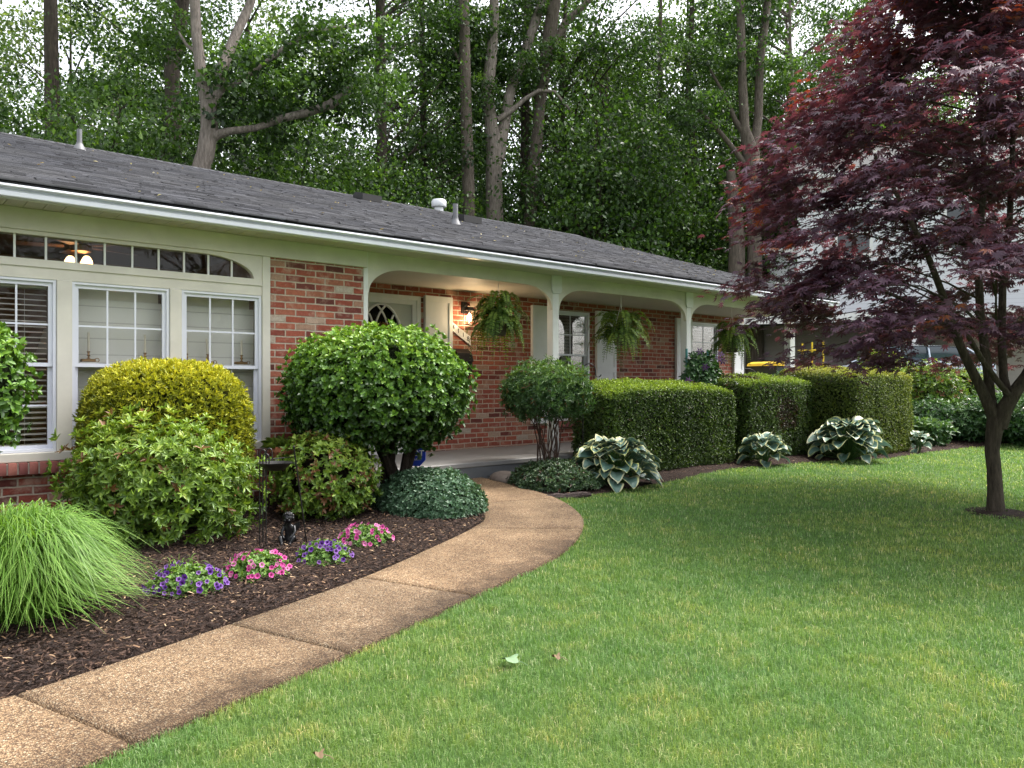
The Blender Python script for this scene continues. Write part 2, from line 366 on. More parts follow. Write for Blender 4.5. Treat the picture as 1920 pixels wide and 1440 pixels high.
# ---------------------------------------------------------------- leaf geometry
T4 = (np.array([(0,0,0),(.45,-.5,.10),(1,0,-.06),(.45,.5,.10)]), [np.array([(0,1,2)]), np.array([(0,2,3)])])
T6 = (np.array([(0,0,0),(.3,-.42,.07),(.68,-.42,.06),(1,0,-.08),(.68,.42,.06),(.3,.42,.07)]), [np.array([(0,1,2,3)]), np.array([(0,3,4,5)])])
def _pal():
    v = [(0,0,0)]; f = []
    for a, l in ((0,1.0),(38,.88),(-38,.88),(78,.66),(-78,.66),(122,.40),(-122,.40)):
        a = R_(a); d = np.array((math.cos(a), math.sin(a))); p = np.array((-d[1], d[0])); b = len(v)
        for t, s, z in ((.42,-.115,.03),(1,0,-.10),(.42,.115,.03)):
            q = d*l*t + p*s; v.append((q[0], q[1], z))
        f.append((0, b, b+1, b+2))
    return np.array(v), [np.array(f)]
TP = _pal()
def leaves(P, D, N, L, W, tpl):
    """returns V, F, index per vertex"""
    T, FF = tpl; D = nrm(D); B = nrm(np.cross(N, D)); N2 = np.cross(D, B)
    L = np.broadcast_to(np.asarray(L, float), (len(P),)); W = np.broadcast_to(np.asarray(W, float), (len(P),))
    V = (P[:,None] + (L[:,None]*T[None,:,0])[...,None]*D[:,None] + (W[:,None]*T[None,:,1])[...,None]*B[:,None] + (L[:,None]*T[None,:,2])[...,None]*N2[:,None])
    k = len(T); o = (np.arange(len(P))*k)[:,None,None]
    F = [(o + f[None]).reshape(-1, f.shape[1]) for f in FF]
    return V.reshape(-1,3), F, np.repeat(np.arange(len(P)), k)
def leafobj(name, P, D, N, L, W, tpl, v, mat, parent=None, kind=None, loc=None):
    V, F, ix = leaves(P, D, N, L, W, tpl)
    return np_obj(name, V, F, mat, parent, {'v': np.asarray(v)[ix]}, loc=loc, kind=kind)
def rnd(n): return nrm(RG.normal(size=(n,3)))
def rosettes(C, A, k, spread, jit=.25):
    """k leaves round each tip C with axis A; returns P,D,N,idx"""
    n = len(C); A = nrm(A); t = nrm(np.cross(A, rnd(n))); b = np.cross(A, t)
    idx = np.repeat(np.arange(n), k); an = (np.tile(np.arange(k), n)*2*PI/k + np.repeat(RG.uniform(0,6.3,n), k) + RG.normal(0,.3,n*k))
    sp = spread + RG.normal(0, jit, n*k)
    rad = t[idx]*np.cos(an)[:,None] + b[idx]*np.sin(an)[:,None]
    D = nrm(A[idx]*np.cos(sp)[:,None] + rad*np.sin(sp)[:,None])
    N = nrm(A[idx]*np.sin(sp)[:,None] - rad*np.cos(sp)[:,None])
    return C[idx], D, N, idx
def fbm(P, s=1.0, seed=0):
    r = np.random.default_rng(seed); o = np.zeros(len(P)); a = 1
    for k in range(4):
        for j in range(3):
            d = r.normal(size=3)*s*(1.8**k); o += a*np.sin(P@d + r.uniform(0,6.3))
        a *= .6
    return o/4.0
def superpts(n, c, r, e=2.0, lower=-1.0, top_only=False):
    """points and normals on a superellipsoid (power e); area weighted roughly"""
    u = rnd(int(n*1.6)); u = u[u[:,2] > lower][:n]
    s = (np.abs(u)**e).sum(1)**(-1/e); q = u*s[:,None]
    nr = np.sign(q)*np.abs(q)**(e-1)/np.asarray(r)
    return q*np.asarray(r)+np.asarray(c), nrm(nr), u
def boxpts(n, c, r, e=6):
    """uniform over faces of rounded box"""
    a = np.array([r[1]*r[2], r[0]*r[2], r[0]*r[1]])*2.; a = a/a.sum(); ax = RG.choice(3, n, p=a); q = RG.uniform(-1,1,(n,3)); q[np.arange(n),ax] = RG.choice([-1,1], n)
    s = (np.abs(q)**e).sum(1)**(-1/e); q = q*s[:,None]
    nr = np.sign(q)*np.abs(q)**(e-1)/np.asarray(r)
    return q*np.asarray(r)+np.asarray(c), nrm(nr)
def core(name, c, r, e, mat, parent, sc=.9):
    th = np.linspace(0, 2*PI, 29)[:-1]; ph = np.linspace(-PI/2, PI/2, 15)
    U = np.array([(math.cos(p)*math.cos(t), math.cos(p)*math.sin(t), math.sin(p)) for p in ph for t in th])
    s = (np.abs(U)**e).sum(1)**(-1/e); Q = U*s[:,None]*np.asarray(r)*sc+np.asarray(c)
    Q += rnd(len(Q))*.02
    F = np.array([(i*28+k, i*28+(k+1)%28, (i+1)*28+(k+1)%28, (i+1)*28+k) for i in range(14) for k in range(28)])
    return np_obj(name, Q, [F], mat, parent)
def merge(parts):
    Vs, Fs, vs = [], {}, []; b = 0
    for V, F, v in parts:
        Vs.append(V); vs.append(v)
        for f in F: Fs.setdefault(f.shape[1], []).append(f+b)
        b += len(V)
    return np.vstack(Vs), [np.vstack(f) for f in Fs.values()], np.concatenate(vs)
# ================================================================ SETTING
def axis(a, b, fine0, fine1, fs, cs):
    return np.unique(np.round(np.concatenate([np.arange(a, fine0, cs), np.arange(fine0, fine1, fs), np.arange(fine1, b+1, cs)]), 3))
gx = axis(-300, 300, -14, 34, .5, 12); gy = axis(-300, 300, -12, 22, .5, 12)
GX, GY = np.meshgrid(gx, gy, indexing='ij'); GZ = ground(GX, GY)
ii, jj = np.meshgrid(np.arange(len(gx)-1), np.arange(len(gy)-1), indexing='ij'); ny = len(gy)
q = (ii*ny+jj).ravel(); F = np.stack([q, q+ny, q+ny+1, q+1], 1)
lawn = np_obj('lawn', np.stack([GX, GY, GZ], -1).reshape(-1,3), [F], M['turf'], smooth=True); lawn['kind'] = 'structure'

PAIRS = [((-6,3.25),(-6,2.4)),((-2.6,3.3),(-2.5,2.45)),((-.6,3.42),(-.35,2.64)),((.48,3.63),(.74,2.96)),((1.45,3.93),(1.75,3.25)),((2.4,4.27),(2.75,3.6)),
         ((3.2,4.66),(3.85,4.0)),((3.8,4.98),(4.58,4.48)),((4.18,5.28),(5.03,4.95)),((4.42,5.8),(5.36,5.6)),((4.53,6.4),(5.46,6.2)),((4.55,7.0),(5.5,7.0))]
def cr(p, t):
    p = np.array(p); n = len(p); i = np.clip(np.floor(t).astype(int), 0, n-2); f = (t-i)[:,None]
    a, b, c, d = p[np.clip(i-1,0,n-1)], p[i], p[i+1], p[np.clip(i+2,0,n-1)]
    return .5*((2*b)+(-a+c)*f+(2*a-5*b+4*c-d)*f*f+(-a+3*b-3*c+d)*f**3)
def build_path():
    J = [1, 2, 3, 4, 5, 7, 9]; ts = list(np.linspace(0, 11, 155)); dr = {}
    for j in J:
        ts = [t for t in ts if abs(t-j) > .02]
        for dt, dz in ((-.009,0),(-.005,-.022),(.005,-.022),(.009,0)): ts.append(j+dt); dr[j+dt] = dz
    ts = np.array(sorted(ts)); L = cr([p[0] for p in PAIRS], ts); Rr = cr([p[1] for p in PAIRS], ts)
    us = [0, .0, .015, .15, .3, .45, .6, .7, .8, .9, .985, 1, 1]; V = []; vv = []; sv = []; sr = random.Random(6); sj = [sr.random() for _ in range(12)]
    for i, t in enumerate(ts):
        for k, u in enumerate(us):
            p = L[i]*(1-u)+Rr[i]*u; z = gz(*p)+.034+dr.get(t, 0)
            if k in (1, 11): z -= .012
            if k in (0, 12): z -= .12
            V.append((p[0], p[1], z)); sv.append(sj[sum(1 for j in J if t > j)]); vv.append(1 - abs(t % 1 - .0) * 0 if False else u**2.2*(1 if t < 6.5 else .55) + (.25 if u < .05 else 0))
    n = len(us); F = np.array([(i*n+k, i*n+k+1, (i+1)*n+k+1, (i+1)*n+k) for i in range(len(ts)-1) for k in range(n-1)])
    o = np_obj('path', V, [F[:, ::-1]], M['agg'], attrs={'v': vv, 's': sv}); o['kind'] = 'structure'
    return L, Rr
PL, PR = build_path()
BEDR = [(5.40,5.62),(5.98,5.60),(7.25,5.74),(8.95,6.02),(10.59,5.84),(12.48,5.42),(14.22,5.45),(15.76,5.38),(17.5,4.9),(20,4.2),(26,2.6)]
def sheet(name, xs, lo, hi, m=24, h=.03):
    V = []; n = m+1
    for x in xs:
        a, b = lo(x), hi(x)
        for k in range(n):
            y = a+(b-a)*k/m; e = min(k, m-k)/m
            V.append((x, y, gz(x, y)+.006+h*min(1, e*6)*(.6+.4*math.sin(x*3.1)*math.sin(y*4.3))))
    F = np.array([(i*n+k, (i+1)*n+k, (i+1)*n+k+1, i*n+k+1) for i in range(len(xs)-1) for k in range(m)])
    o = np_obj(name, V, [F], M['mulch'], smooth=True); o['kind'] = 'structure'; return o
lof = lambda x: float(np.interp(x, PL[:,0], PL[:,1])) + .0
br_ = np.array(BEDR)
lor = lambda x: float(np.interp(x, br_[:,0], br_[:,1]))
sheet('flower_bed', np.linspace(-6, 4.52, 60), lof, lambda x: 7.25)
sheet('hedge_bed', np.linspace(5.44, 26, 90), lor, lambda x: 7.02 if x < 13.1 else 9.0)

# ---- grass blades (stuff)
LAWN = [tuple(p) for p in PR[::3]] + BEDR + [(26,-30),(-20,-30),(-20,2.4)]
def inside(P, poly):
    x, y = P[:,0], P[:,1]; c = np.zeros(len(P), bool); n = len(poly)
    for i in range(n):
        x1, y1 = poly[i]; x2, y2 = poly[(i+1) % n]
        if y1 == y2: continue
        m = ((y1 > y) != (y2 > y)) & (x < (x2-x1)*(y-y1)/(y2-y1)+x1); c ^= m
    return c
def grass():
    n = 800000; r = np.exp(RG.uniform(math.log(2.0), math.log(24), n)); th = R_(49.57)+RG.uniform(R_(-42), R_(42), n)
    P = np.stack([r*np.cos(th), r*np.sin(th)], 1); P = P[inside(P, LAWN)]; n = len(P); r = np.hypot(P[:,0], P[:,1])
    z = ground(P[:,0], P[:,1]); P3 = np.stack([P[:,0], P[:,1], z], 1)
    tuft = fbm(P3*np.array([1,1,0]), 2.6, 3); fine = fbm(P3*np.array([1,1,0]), 14, 5)
    H = (.027+.012*RG.random(n))*(1+.22*tuft+.25*fine); H = np.clip(H, .015, .08)
    Wd = .0017*np.maximum(1, r/2.6)*(.7+.6*RG.random(n))
    an = RG.uniform(0, 2*PI, n); lean = np.abs(RG.normal(.55, .38, n)); d = np.stack([np.cos(an), np.sin(an)], 1)
    side = np.stack([-d[:,1], d[:,0], np.zeros(n)], 1)*Wd[:,None]*.5
    mid = P3.copy(); mid[:,:2] += d*(H*lean*.35)[:,None]; mid[:,2] += H*.6
    tip = P3.copy(); tip[:,:2] += d*(H*lean*1.1)[:,None]; tip[:,2] += H*np.clip(1.05-lean*.45, .35, 1)
    P3[:,2] -= .004
    V = np.stack([P3-side, P3+side, mid+side*.8, mid-side*.8, tip], 1).reshape(-1,3)
    b = (np.arange(n)*5)[:,None]; v = np.clip(.42+.20*RG.normal(size=n)+.10*fine+.06*tuft, 0, .93)
    dry = RG.random(n) < .045+.08*np.clip(fbm(P3*np.array([1,1,0]), 1.6, 9), 0, 1); v[dry] = RG.uniform(.93, 1, dry.sum())
    o = np_obj('grass', V, [b+np.array([[0,1,2,3]]), b+np.array([[3,2,4]])], M['grass'], attrs={'v': np.repeat(v, 5)}, kind='stuff')
    tag(o, 'short mown green lawn grass with pale dry blades beside the curved path', 'grass', kind='stuff')
grass()
# ---- mulch chips (stuff)
def chips(n, poly, xr, yr, dens=None):
    P = np.stack([RG.uniform(*xr, n), RG.uniform(*yr, n)], 1); P = P[inside(P, poly)]; n = len(P)
    z = ground(P[:,0], P[:,1])+.02+RG.uniform(0, .03, n)
    an = RG.uniform(0, 2*PI, n); D = np.stack([np.cos(an), np.sin(an), RG.normal(0, .25, n)], 1)
    N = nrm(np.stack([RG.normal(0,.5,n), RG.normal(0,.5,n), np.ones(n)], 1))
    L = RG.uniform(.008, .042, n); W = RG.uniform(.003, .010, n)
    T = (np.array([(0,-.5,0),(1,-.35,.02),(1,.4,0),(0,.5,.03),(.5,0,.12)]), [np.array([(0,1,4),(1,2,4),(2,3,4),(3,0,4)])])
    v = RG.random(n)**1.1*.92; m = RG.random(n) < .035; v[m] = RG.uniform(.93,1,m.sum())
    return leaves(np.column_stack([P, z]), D, N, L, W, T), v
bedpoly = [tuple(p) for p in PL[::3]] + [(4.55,7.2),(-6,7.2)]
bedr = BEDR + [(26,9),(5.44,7.0)]
(a, v1), (b, v2) = chips(105000, bedpoly, (-1.5,4.6), (3.3,7.2)), chips(20000, bedr, (5.4,20), (4,8))
V, F, v = merge([(a[0], a[1], v1[a[2]]), (b[0], b[1], v2[b[2]])])
o = np_obj('mulch', V, F, M['chips'], attrs={'v': v}, kind='stuff'); tag(o, 'dark brown shredded bark mulch covering the flower beds', 'mulch', kind='stuff')

# ================================================================ HOUSE
H = thing('brick_house', (5, 8.5, .3), 'single storey red brick ranch house with a dark shingle roof and white arched porch', 'house')
YF, YB, ZS = 7.2, 8.5, .55
# walls
wb = MB()
wb.box(3.04, 4.07, YF, YF+.3, -.1, 2.70)                 # pillar
wb.box(-6, 3.04, YF, YF+.3, -.1, .73)                    # below windows
wb.box(-6, -3.4, YF, YF+.3, .73, 2.7)
wb.box(4.07-.25, 4.07, YF+.3, YB+.2, -.1, 2.75)          # return wall beside the door
def wallrow(mb, x0, x1, z0, z1, holes, y0, y1):
    xs = sorted(holes); c = x0
    for a, b, h0, h1 in xs:
        mb.box(c, a, y0, y1, z0, z1)
        if h0 > z0: mb.box(a, b, y0, y1, z0, h0)
        if h1 < z1: mb.box(a, b, y0, y1, h1, z1)
        c = b
    mb.box(c, x1, y0, y1, z0, z1)
W2 = (8.06, 8.86, .88, 2.58); W3 = (11.50, 12.34, .88, 2.58); DR = (4.50, 5.64, ZS-.3, 2.60)
wallrow(wb, 4.07, 13.2, ZS-.6, 2.75, [DR, W2, W3], YB, YB+.2)
wb.box(13.0, 13.2, YB+.2, 17.9, -.1, 2.9); wb.box(-6, 13.2, 17.9, 18.1, -.1, 2.9)
wb.build('wall', M['brick'], H)
# rowlock sills
mr = NT('rowlock_brick'); vv = mr.attr('v'); mr.set(mr.ramp(vv, [(0,(.13,.045,.045)),(.5,(.22,.075,.065)),(1,(.33,.13,.10))]), .85, 0, .25); mr.bump(mr.noise(mr.coord(), 60, 5), .5, .005)
M['rowlock'] = mr.m
M['mortar'] = plain('mortar', (.30,.26,.22), .95, var=.15, scale=30)
def rowlock(x0, x1, z0, z1, y0, y1, par):
    sb = MB(); vs = []; x = x0
    while x < x1-.03:
        c = len(sb.v); sb.bbox(x+.004, min(x+.064, x1), y0, y1, z0, z1, .004); vs += [random.random()]*(len(sb.v)-c); x += .0715
    s = np_obj('sill_bricks', np.array(sb.v), [np.array([f for f in sb.f if len(f) == 4]), np.array([f for f in sb.f if len(f) == 3])], M['rowlock'], par, {'v': vs})
    MB().box(x0, x1, y0+.008, y1-.002, z0+.006, z1-.006).build('sill_mortar', M['mortar'], s)
rowlock(-3.4, 3.03, .73, .828, YF-.09, YF-.001, H)
rowlock(7.98, 8.94, .79, .878, YB-.07, YB-.001, H); rowlock(11.42, 12.42, .79, .878, YB-.07, YB-.001, H)
# porch slab
MB().bbox(4.07, 13.3, 7.0, YB, ZS-.06, ZS, .01).build('porch_floor', M['slab'], H)
MB().box(4.09, 13.28, 7.015, YB, -.1, ZS-.06).build('porch_riser', M['slabface'], H)
# soffit boards, ceiling
sb = MB(); x = -6
while x < 13.4: sb.box(x+.002, x+.128, 6.815, YF+.02, 2.852, 2.868); x += .132
sb.build('soffit', M['soffit'], H)
MB().box(4.0, 13.2, YF+.1, YB+.2, 2.735, 2.75).build('porch_ceiling', M['ceil'], H)
MB().box(-6, 13.45, 6.80, 6.815, 2.835, 2.95).build('fascia', M['white'], H)
g = MB(); prof = [(6.799,2.838),(6.722,2.836),(6.716,2.842),(6.712,2.874),(6.745,2.880),(6.745,2.897),(6.700,2.902),(6.692,2.910),(6.694,2.925),(6.706,2.928),(6.712,2.912),(6.752,2.905),(6.755,2.85),(6.79,2.85),(6.795,2.92),(6.799,2.92)]
g.prism(prof, 'x', -6, 13.45); g.build('gutter', M['vinyl'], H)
# frieze and header beams
fb = MB(); fb.bbox(-6, 4.10, YF-.035, YF+.02, 2.68, 2.852, .004); fb.build('frieze', M['cream'], H)
hb = MB()
def bay(x0, x1, a=.46, z0=2.43, zt=2.70):
    pts = [(x0,2.852),(x1,2.852),(x1,z0-.02),(x1-.012,z0)]
    pts += [(x1-.012-a+a*math.cos(t), z0+(zt-z0)*math.sin(t)) for t in np.linspace(0, PI/2, 14)[1:]]
    pts += [(x0+.012+a-a*math.cos(t), z0+(zt-z0)*math.sin(t)) for t in np.linspace(PI/2, 0, 14)]
    pts += [(x0, z0-.02)]
    hb.prism(pts, 'y', YF, YF+.045)
bay(4.125, 6.825); bay(6.935, 9.635); bay(9.745, 12.63)
hb.box(4.125, 12.9, YF+.046, YF+.12, 2.72, 2.852)
hb.build('arched_header', M['cream'], H)
def post(x, w, y0=YF-.004):
    p = MB(); p.bbox(x-w/2, x+w/2, y0, y0+.115, ZS, 2.852, .006)
    if w > .08:
        p.prism([(x-w/2-.012,2.62),(x+w/2+.012,2.62),(x+w/2+.03,2.66),(x+w/2+.03,2.85),(x-w/2-.03,2.85),(x-w/2-.03,2.66)], 'y', y0-.022, y0-.0005)
    return p
for x, w_ in ((4.10,.055),(6.88,.11),(9.69,.11),(12.72,.17)): post(x, w_).build('porch_column', M['white'], H)
# front window group ------------------------------------------------
tb = MB()
cells = [(2.22,2.96),(1.35,2.115),(.47,1.235),(-.41,.355),(-1.295,-.525)]
tb.bbox(2.962, 3.04, YF-.03, YF+.1, .83, 2.679, .004)
for a, b in ((2.117,2.218),(1.237,1.348),(.357,.468),(-.523,-.412),(-1.5,-1.297)): tb.bbox(a, b, YF-.022, YF+.1, .90, 2.30, .004)
tb.box(-3.4, 2.962, YF-.012, YF+.1, 2.30, 2.392); tb.box(-3.4, 2.962, YF-.026, YF+.1, 2.392, 2.405)
tb.box(-3.4, 2.962, YF-.020, YF+.1, 2.405, 2.455)
tb.bbox(-3.4, 3.05, YF-.06, YF+.1, .829, .90, .006); tb.box(-3.4, -1.5, YF-.02, YF+.1, .90, 2.3)
tb.box(-1.9, 2.40, YF-.016, YF+.1, 2.648, 2.679)
el = [(2.40+.482*math.cos(t), 2.455+.193*math.sin(t)) for t in np.linspace(PI/2, 0, 16)]
tb.prism([(2.40,2.679)]+el+[(2.962,2.455),(2.962,2.679)], 'y', YF-.016, YF+.06)
tb.build('window_trim', M['cream'], H)
def ring(mb, x0, x1, z0, z1, w, y0, y1):
    mb.box(x0, x0+w, y0, y1, z0, z1); mb.box(x1-w, x1, y0, y1, z0, z1)
    mb.box(x0+w, x1-w, y0, y1, z0, z0+w); mb.box(x0+w, x1-w, y0, y1, z1-w, z1)
def window(x0, x1, z0, z1, Y, zr, cols, rows, fw=.022, sw=.03, name='window', low=True):
    f = MB(); ring(f, x0, x1, z0, z1, fw, Y-.004, Y+.10); o = f.build(name, M['vinyl'], H)
    a, b = x0+fw, x1-fw
    for k, (c, d, yy) in enumerate(((zr-.012, z1-fw, Y+.02), (z0+fw, zr+.02, Y+.05))):
        s = MB(); ring(s, a, b, c, d, sw, yy, yy+.025); s.build('sash', M['vinyl'], o)
        mt = MB(); g0, g1, h0, h1 = a+sw, b-sw, c+sw, d-sw
        for i in range(1, cols): xx = g0+(g1-g0)*i/cols; mt.box(xx-.0075, xx+.0075, yy+.008, yy+.018, h0, h1)
        for i in range(1, rows): zz = h0+(h1-h0)*i/rows; mt.box(g0, g1, yy+.009, yy+.017, zz-.0075, zz+.0075)
        mt.build('muntin', M['vinyl'], o)
        MB().box(g0-.005, g1+.005, yy+.012, yy+.015, h0-.005, h1+.005).build('pane', M['glass'], o)
    return o
M['blindp'] = siding('shade_cloth', (.76,.76,.73)); M['blindp'].node_tree.nodes["Principled BSDF"].inputs['Roughness'].default_value = .8
M['slat'] = plain('blind_slat', (.72,.70,.64), .5, var=.03)
for i, (a, b) in enumerate(cells):
    o = window(a, b, .902, 2.30, YF, 1.605, 3, 2)
    if i in (0, 1):
        MB().box(a-.04 if i else a-.05, b+.053 if i else 2.966, YF+.205, YF+.21, .905, 2.18).build('shade', M['blindp'], o)
        MB().box(a+.03, b-.03, YF+.225, YF+.27, 2.18, 2.27).build('shade_rail', M['slat'], o)
    else:
        s = MB(); z = .95
        while z < 2.24:
            s.add([(a+.045, YF+.12, z-.004), (b-.045, YF+.12, z-.004), (b-.045, YF+.167, z+.010), (a+.045, YF+.167, z+.010)], [(0,1,2,3)]); z += .044
        s.box(a+.045, b-.045, YF+.115, YF+.17, 2.235, 2.275)
        for xx in (a+.2, b-.2): s.tube([(xx, YF+.143, .95), (xx, YF+.143, 2.24)], .0015, 4)
        s.build('blind', M['slat'], o)
# transom
tr = MB()
for k in range(-9, 9):
    x = .95+.2165*k
    if x > 2.75 or x < -1.6: continue
    zt = 2.655 if x < 2.40 else 2.455+.193*math.sqrt(max(0, 1-((x-2.40)/.482)**2))
    tr.box(x-.008, x+.008, YF+.015, YF+.03, 2.45, zt+.004)
tr.box(-1.9, 2.95, YF+.0145, YF+.0305, 2.43, 2.456); to = tr.build('transom_window', M['white'], H)
MB().box(-1.9, 2.93, YF+.032, YF+.035, 2.44, 2.66).build('pane', M['glass'], to)
# room behind the windows
M['room'] = plain('room_wall', (.20,.14,.09), .8, var=.1); M['roomc'] = plain('room_ceiling', (.13,.095,.065), .8, var=.05)
rm = MB(); rm.box(-3.6, 3.75, 11.6, 11.7, .5, 3.1); rm.box(3.75, 3.82, 7.5, 11.7, .5, 3.1); rm.box(-3.7, -3.6, 7.5, 11.7, .5, 3.1); rm.box(-3.6, 3.75, 7.5, 11.6, .45, .5)
rm.box(2.97, 3.03, 7.3, 7.51, .9, 2.7)
rm.build('room_wall', M['room'], H); MB().box(-3.6, 3.75, 7.32, 11.6, 3.1, 3.14).build('room_ceiling', M['roomc'], H)
MB().box(-3.4, 2.95, 7.32, 7.40, 2.66, 3.1).build('lintel', M['roomc'], H)
# ledge at the meeting rail that carries the candlesticks
MB().box(1.38, 2.93, YF+.078, YF+.19, 1.625, 1.637).build('window_ledge', M['white'], H)
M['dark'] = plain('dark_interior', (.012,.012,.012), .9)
# porch windows
for (a, b, c, d) in (W2, W3):
    o = window(a, b, 1.19, d, YB+.0, 1.90, 2, 2, .035, .03)
    s = MB(); z = 1.25
    while z < 2.5:
        s.add([(a+.06, YB+.12, z-.010), (b-.06, YB+.12, z-.010), (b-.06, YB+.15, z+.022), (a+.06, YB+.15, z+.022)], [(0,1,2,3)]); z += .05
    s.build('blind', plain('grey_slat', (.16,.17,.16), .6) , o)
    p = MB(); p.box(a, b, YB+.02, YB+.08, .88, 1.19); ring(p, a+.005, b-.005, .885, 1.185, .05, YB+.005, YB+.0195); p.build('panel', M['shutter'], o)
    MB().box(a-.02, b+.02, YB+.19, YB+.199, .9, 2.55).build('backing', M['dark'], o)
# shutters
def shutter(x0, x1, z0=.86, z1=2.62):
    s = MB(); s.bbox(x0, x1, YB-.045, YB-.002, z0, z1, .003); zm = 1.68
    o = s.build('shutter', M['shutter'], H); r = MB(); w_ = .055
    for a, b in ((z0, zm), (zm, z1)):
        r.box(x0, x0+w_, YB-.056, YB-.0455, a, b); r.box(x1-w_, x1, YB-.056, YB-.0455, a, b)
    for a, b in ((z0, z0+.08), (zm-.04, zm+.04), (z1-.08, z1)): r.box(x0+w_, x1-w_, YB-.056, YB-.0455, a, b)
    r.build('shutter_rail', M['shutter'], o)
for a, b in ((5.70,6.14),(7.60,8.05),(8.98,9.44),(11.03,11.48),(12.80,13.12)): shutter(a, b)
# door
dm = MB(); dx0, dx1 = 4.62, 5.52
ring(dm, 4.50, 5.64, ZS, 2.60, .055, YB-.03, YB+.1); ring(dm, 4.555, 5.585, ZS, 2.545, .06, YB-.012, YB+.1)
D = dm.build('door', M['white'], H)
gl_a, gl_z, gl_b = .31, 1.98, .49; dc = 5.07
def arch(a, b, z, n=24): return [(dc+a*math.cos(t), z+b*math.sin(t)) for t in np.linspace(0, PI, n)]
sl = MB(); inner = arch(gl_a, gl_b, gl_z); zb = .95
outer = [(dx1-.0, gl_z), (dx1, 2.49), (dx0, 2.49), (dx0, gl_z)]
# slab around the arched glass: left stile, right stile, bottom panel, spandrels
sl.box(dx0, dc-gl_a, YB+.02, YB+.06, ZS+.03, gl_z); sl.box(dc+gl_a, dx1, YB+.02, YB+.06, ZS+.03, gl_z); sl.box(dc-gl_a, dc+gl_a, YB+.02, YB+.06, ZS+.03, zb)
h = len(inner)//2
sl.prism([(dx1, gl_z)] + inner[:h+0] + [(dc, gl_z+gl_b), (dc, 2.489), (dx1, 2.489)], 'y', YB+.02, YB+.06)
sl.prism([(dc, 2.489), (dc, gl_z+gl_b)] + inner[h:] + [(dx0, gl_z), (dx0, 2.489)], 'y', YB+.02, YB+.06)
sl.build('door_leaf', plain('door_paint', (.42,.43,.40), .5, var=.03), D)
mu = MB(); s1, s2 = dc-.105, dc+.105; yy = YB+.012
mu.tube([(dc+gl_a*math.cos(t), yy, gl_z+gl_b*math.sin(t)) for t in np.linspace(-.0, PI, 26)], .016, 6)
for s in (s1, s2):
    mu.tube([(s, yy, zb), (s, yy, gl_z+.07)], .013, 6)
    for sg in (1, -1):
        pts = []
        for t in np.linspace(0, 1, 12):
            x = s+sg*.33*(1-math.cos(t*1.25)); z = gl_z+.07+.46*math.sin(t*1.25)
            if ((x-dc)/gl_a)**2+((z-gl_z)/gl_b)**2 < 1.0: pts.append((x, yy, z))
        mu.tube(pts, .013, 6)
mu.tube([(dc-gl_a, yy, gl_z-.02), (dc+gl_a, yy, gl_z-.02)], .012, 6); mu.tube([(dc-gl_a, yy, zb), (dc+gl_a, yy, zb)], .014, 6)
mu.build('glass_tracery', M['white'], D, smooth=True)
MB().box(dc-gl_a, dc+gl_a, YB+.036, YB+.04, zb, 2.48).build('door_glass', M['glass'], D)
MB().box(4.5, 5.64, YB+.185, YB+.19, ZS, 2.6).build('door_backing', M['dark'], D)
MB().tube([(5.46, YB+.02, 1.5), (5.46, YB-.03, 1.5), (5.40, YB-.035, 1.5)], .01, 8).build('door_handle', M['black'], D)

# ---- roof
E0, ER, ZE, ZR, XL, XR = 6.70, 13.3, 2.955, 5.08, -6.0, 13.45
sl_ = (ZR-ZE)/(ER-E0); LN = math.hypot(ER-E0, ZR-ZE)
rf = MB(); rf.prism([(E0+.01,ZE-.012),(ER,ZR-.012),(19.9,ZE-.012),(19.9,ZE-.10),(ER,ZR-.12),(E0+.10,ZE-.05)], 'x', XL, XR)
ROOF = rf.build('roof', M['shingle'], H)
def roofpt(x, s, up=0.0):
    f = s/LN; return (x, E0+(ER-E0)*f - up*sl_*.95, ZE+(ZR-ZE)*f + up*.95)
V = []; F = []; vv = []; nC = int(LN/.138); rr = random.Random(3)
for c in range(nC+1):
    s0 = c*.138; s1_ = min(s0+.15, LN); x = XL - rr.random()*.3; jog = rr.uniform(-.004, .004)
    while x < XR:
        wd = rr.choice((.10,.16,.22,.30))*rr.uniform(.8,1.2); xe = min(x+wd, XR); th = .010+rr.random()*.010; b = len(V)
        sj = s0+jog-rr.choice((0, 0, .012))
        V += [roofpt(x, sj, th), roofpt(xe, sj, th), roofpt(xe, s1_, .004), roofpt(x, s1_, .004), roofpt(x, sj, -.004), roofpt(xe, sj, -.004)]
        F += [(b,b+1,b+2,b+3), (b+4,b+5,b+1,b)]; vv += [min(1, max(0, rr.gauss(.45,.22)))]*6; x = xe
np_obj('shingle_courses', np.array(V), [np.array(F)], M['shingle'], ROOF, {'v': vv})
rc = MB(); x = XL; vv = []
while x < XR:
    c0 = len(rc.v); t = .028
    rc.prism([(ER-.15,ZR-.15*sl_+.016),(ER,ZR+t),(ER+.15,ZR-.15*sl_+.016),(ER+.15,ZR-.15*sl_),(ER,ZR),(ER-.15,ZR-.15*sl_)], 'x', x, min(x+.13+rr.random()*.01, XR)); vv += [rr.random()*.5]*(len(rc.v)-c0); x += .14
np_obj('ridge_cap', np.array(rc.v), [np.array([f for f in rc.f if len(f) == 6]), np.array([f for f in rc.f if len(f) == 4])], M['shingle'], ROOF, {'v': vv})
rk = MB(); rk.prism([(E0+.03,ZE-.02),(ER,ZR-.02),(ER,ZR-.17),(E0+.03,ZE-.13)], 'x', XR+.001, XR+.022); rk.build('rake_board', M['white'], ROOF)
gb = MB(); gb.prism([(7.2,2.86),(13.3,4.85),(18,3.2),(18,2.8),(7.2,2.8)], 'x', 13.0, 13.14); gb.build('gable_wall', M['siding'], H)
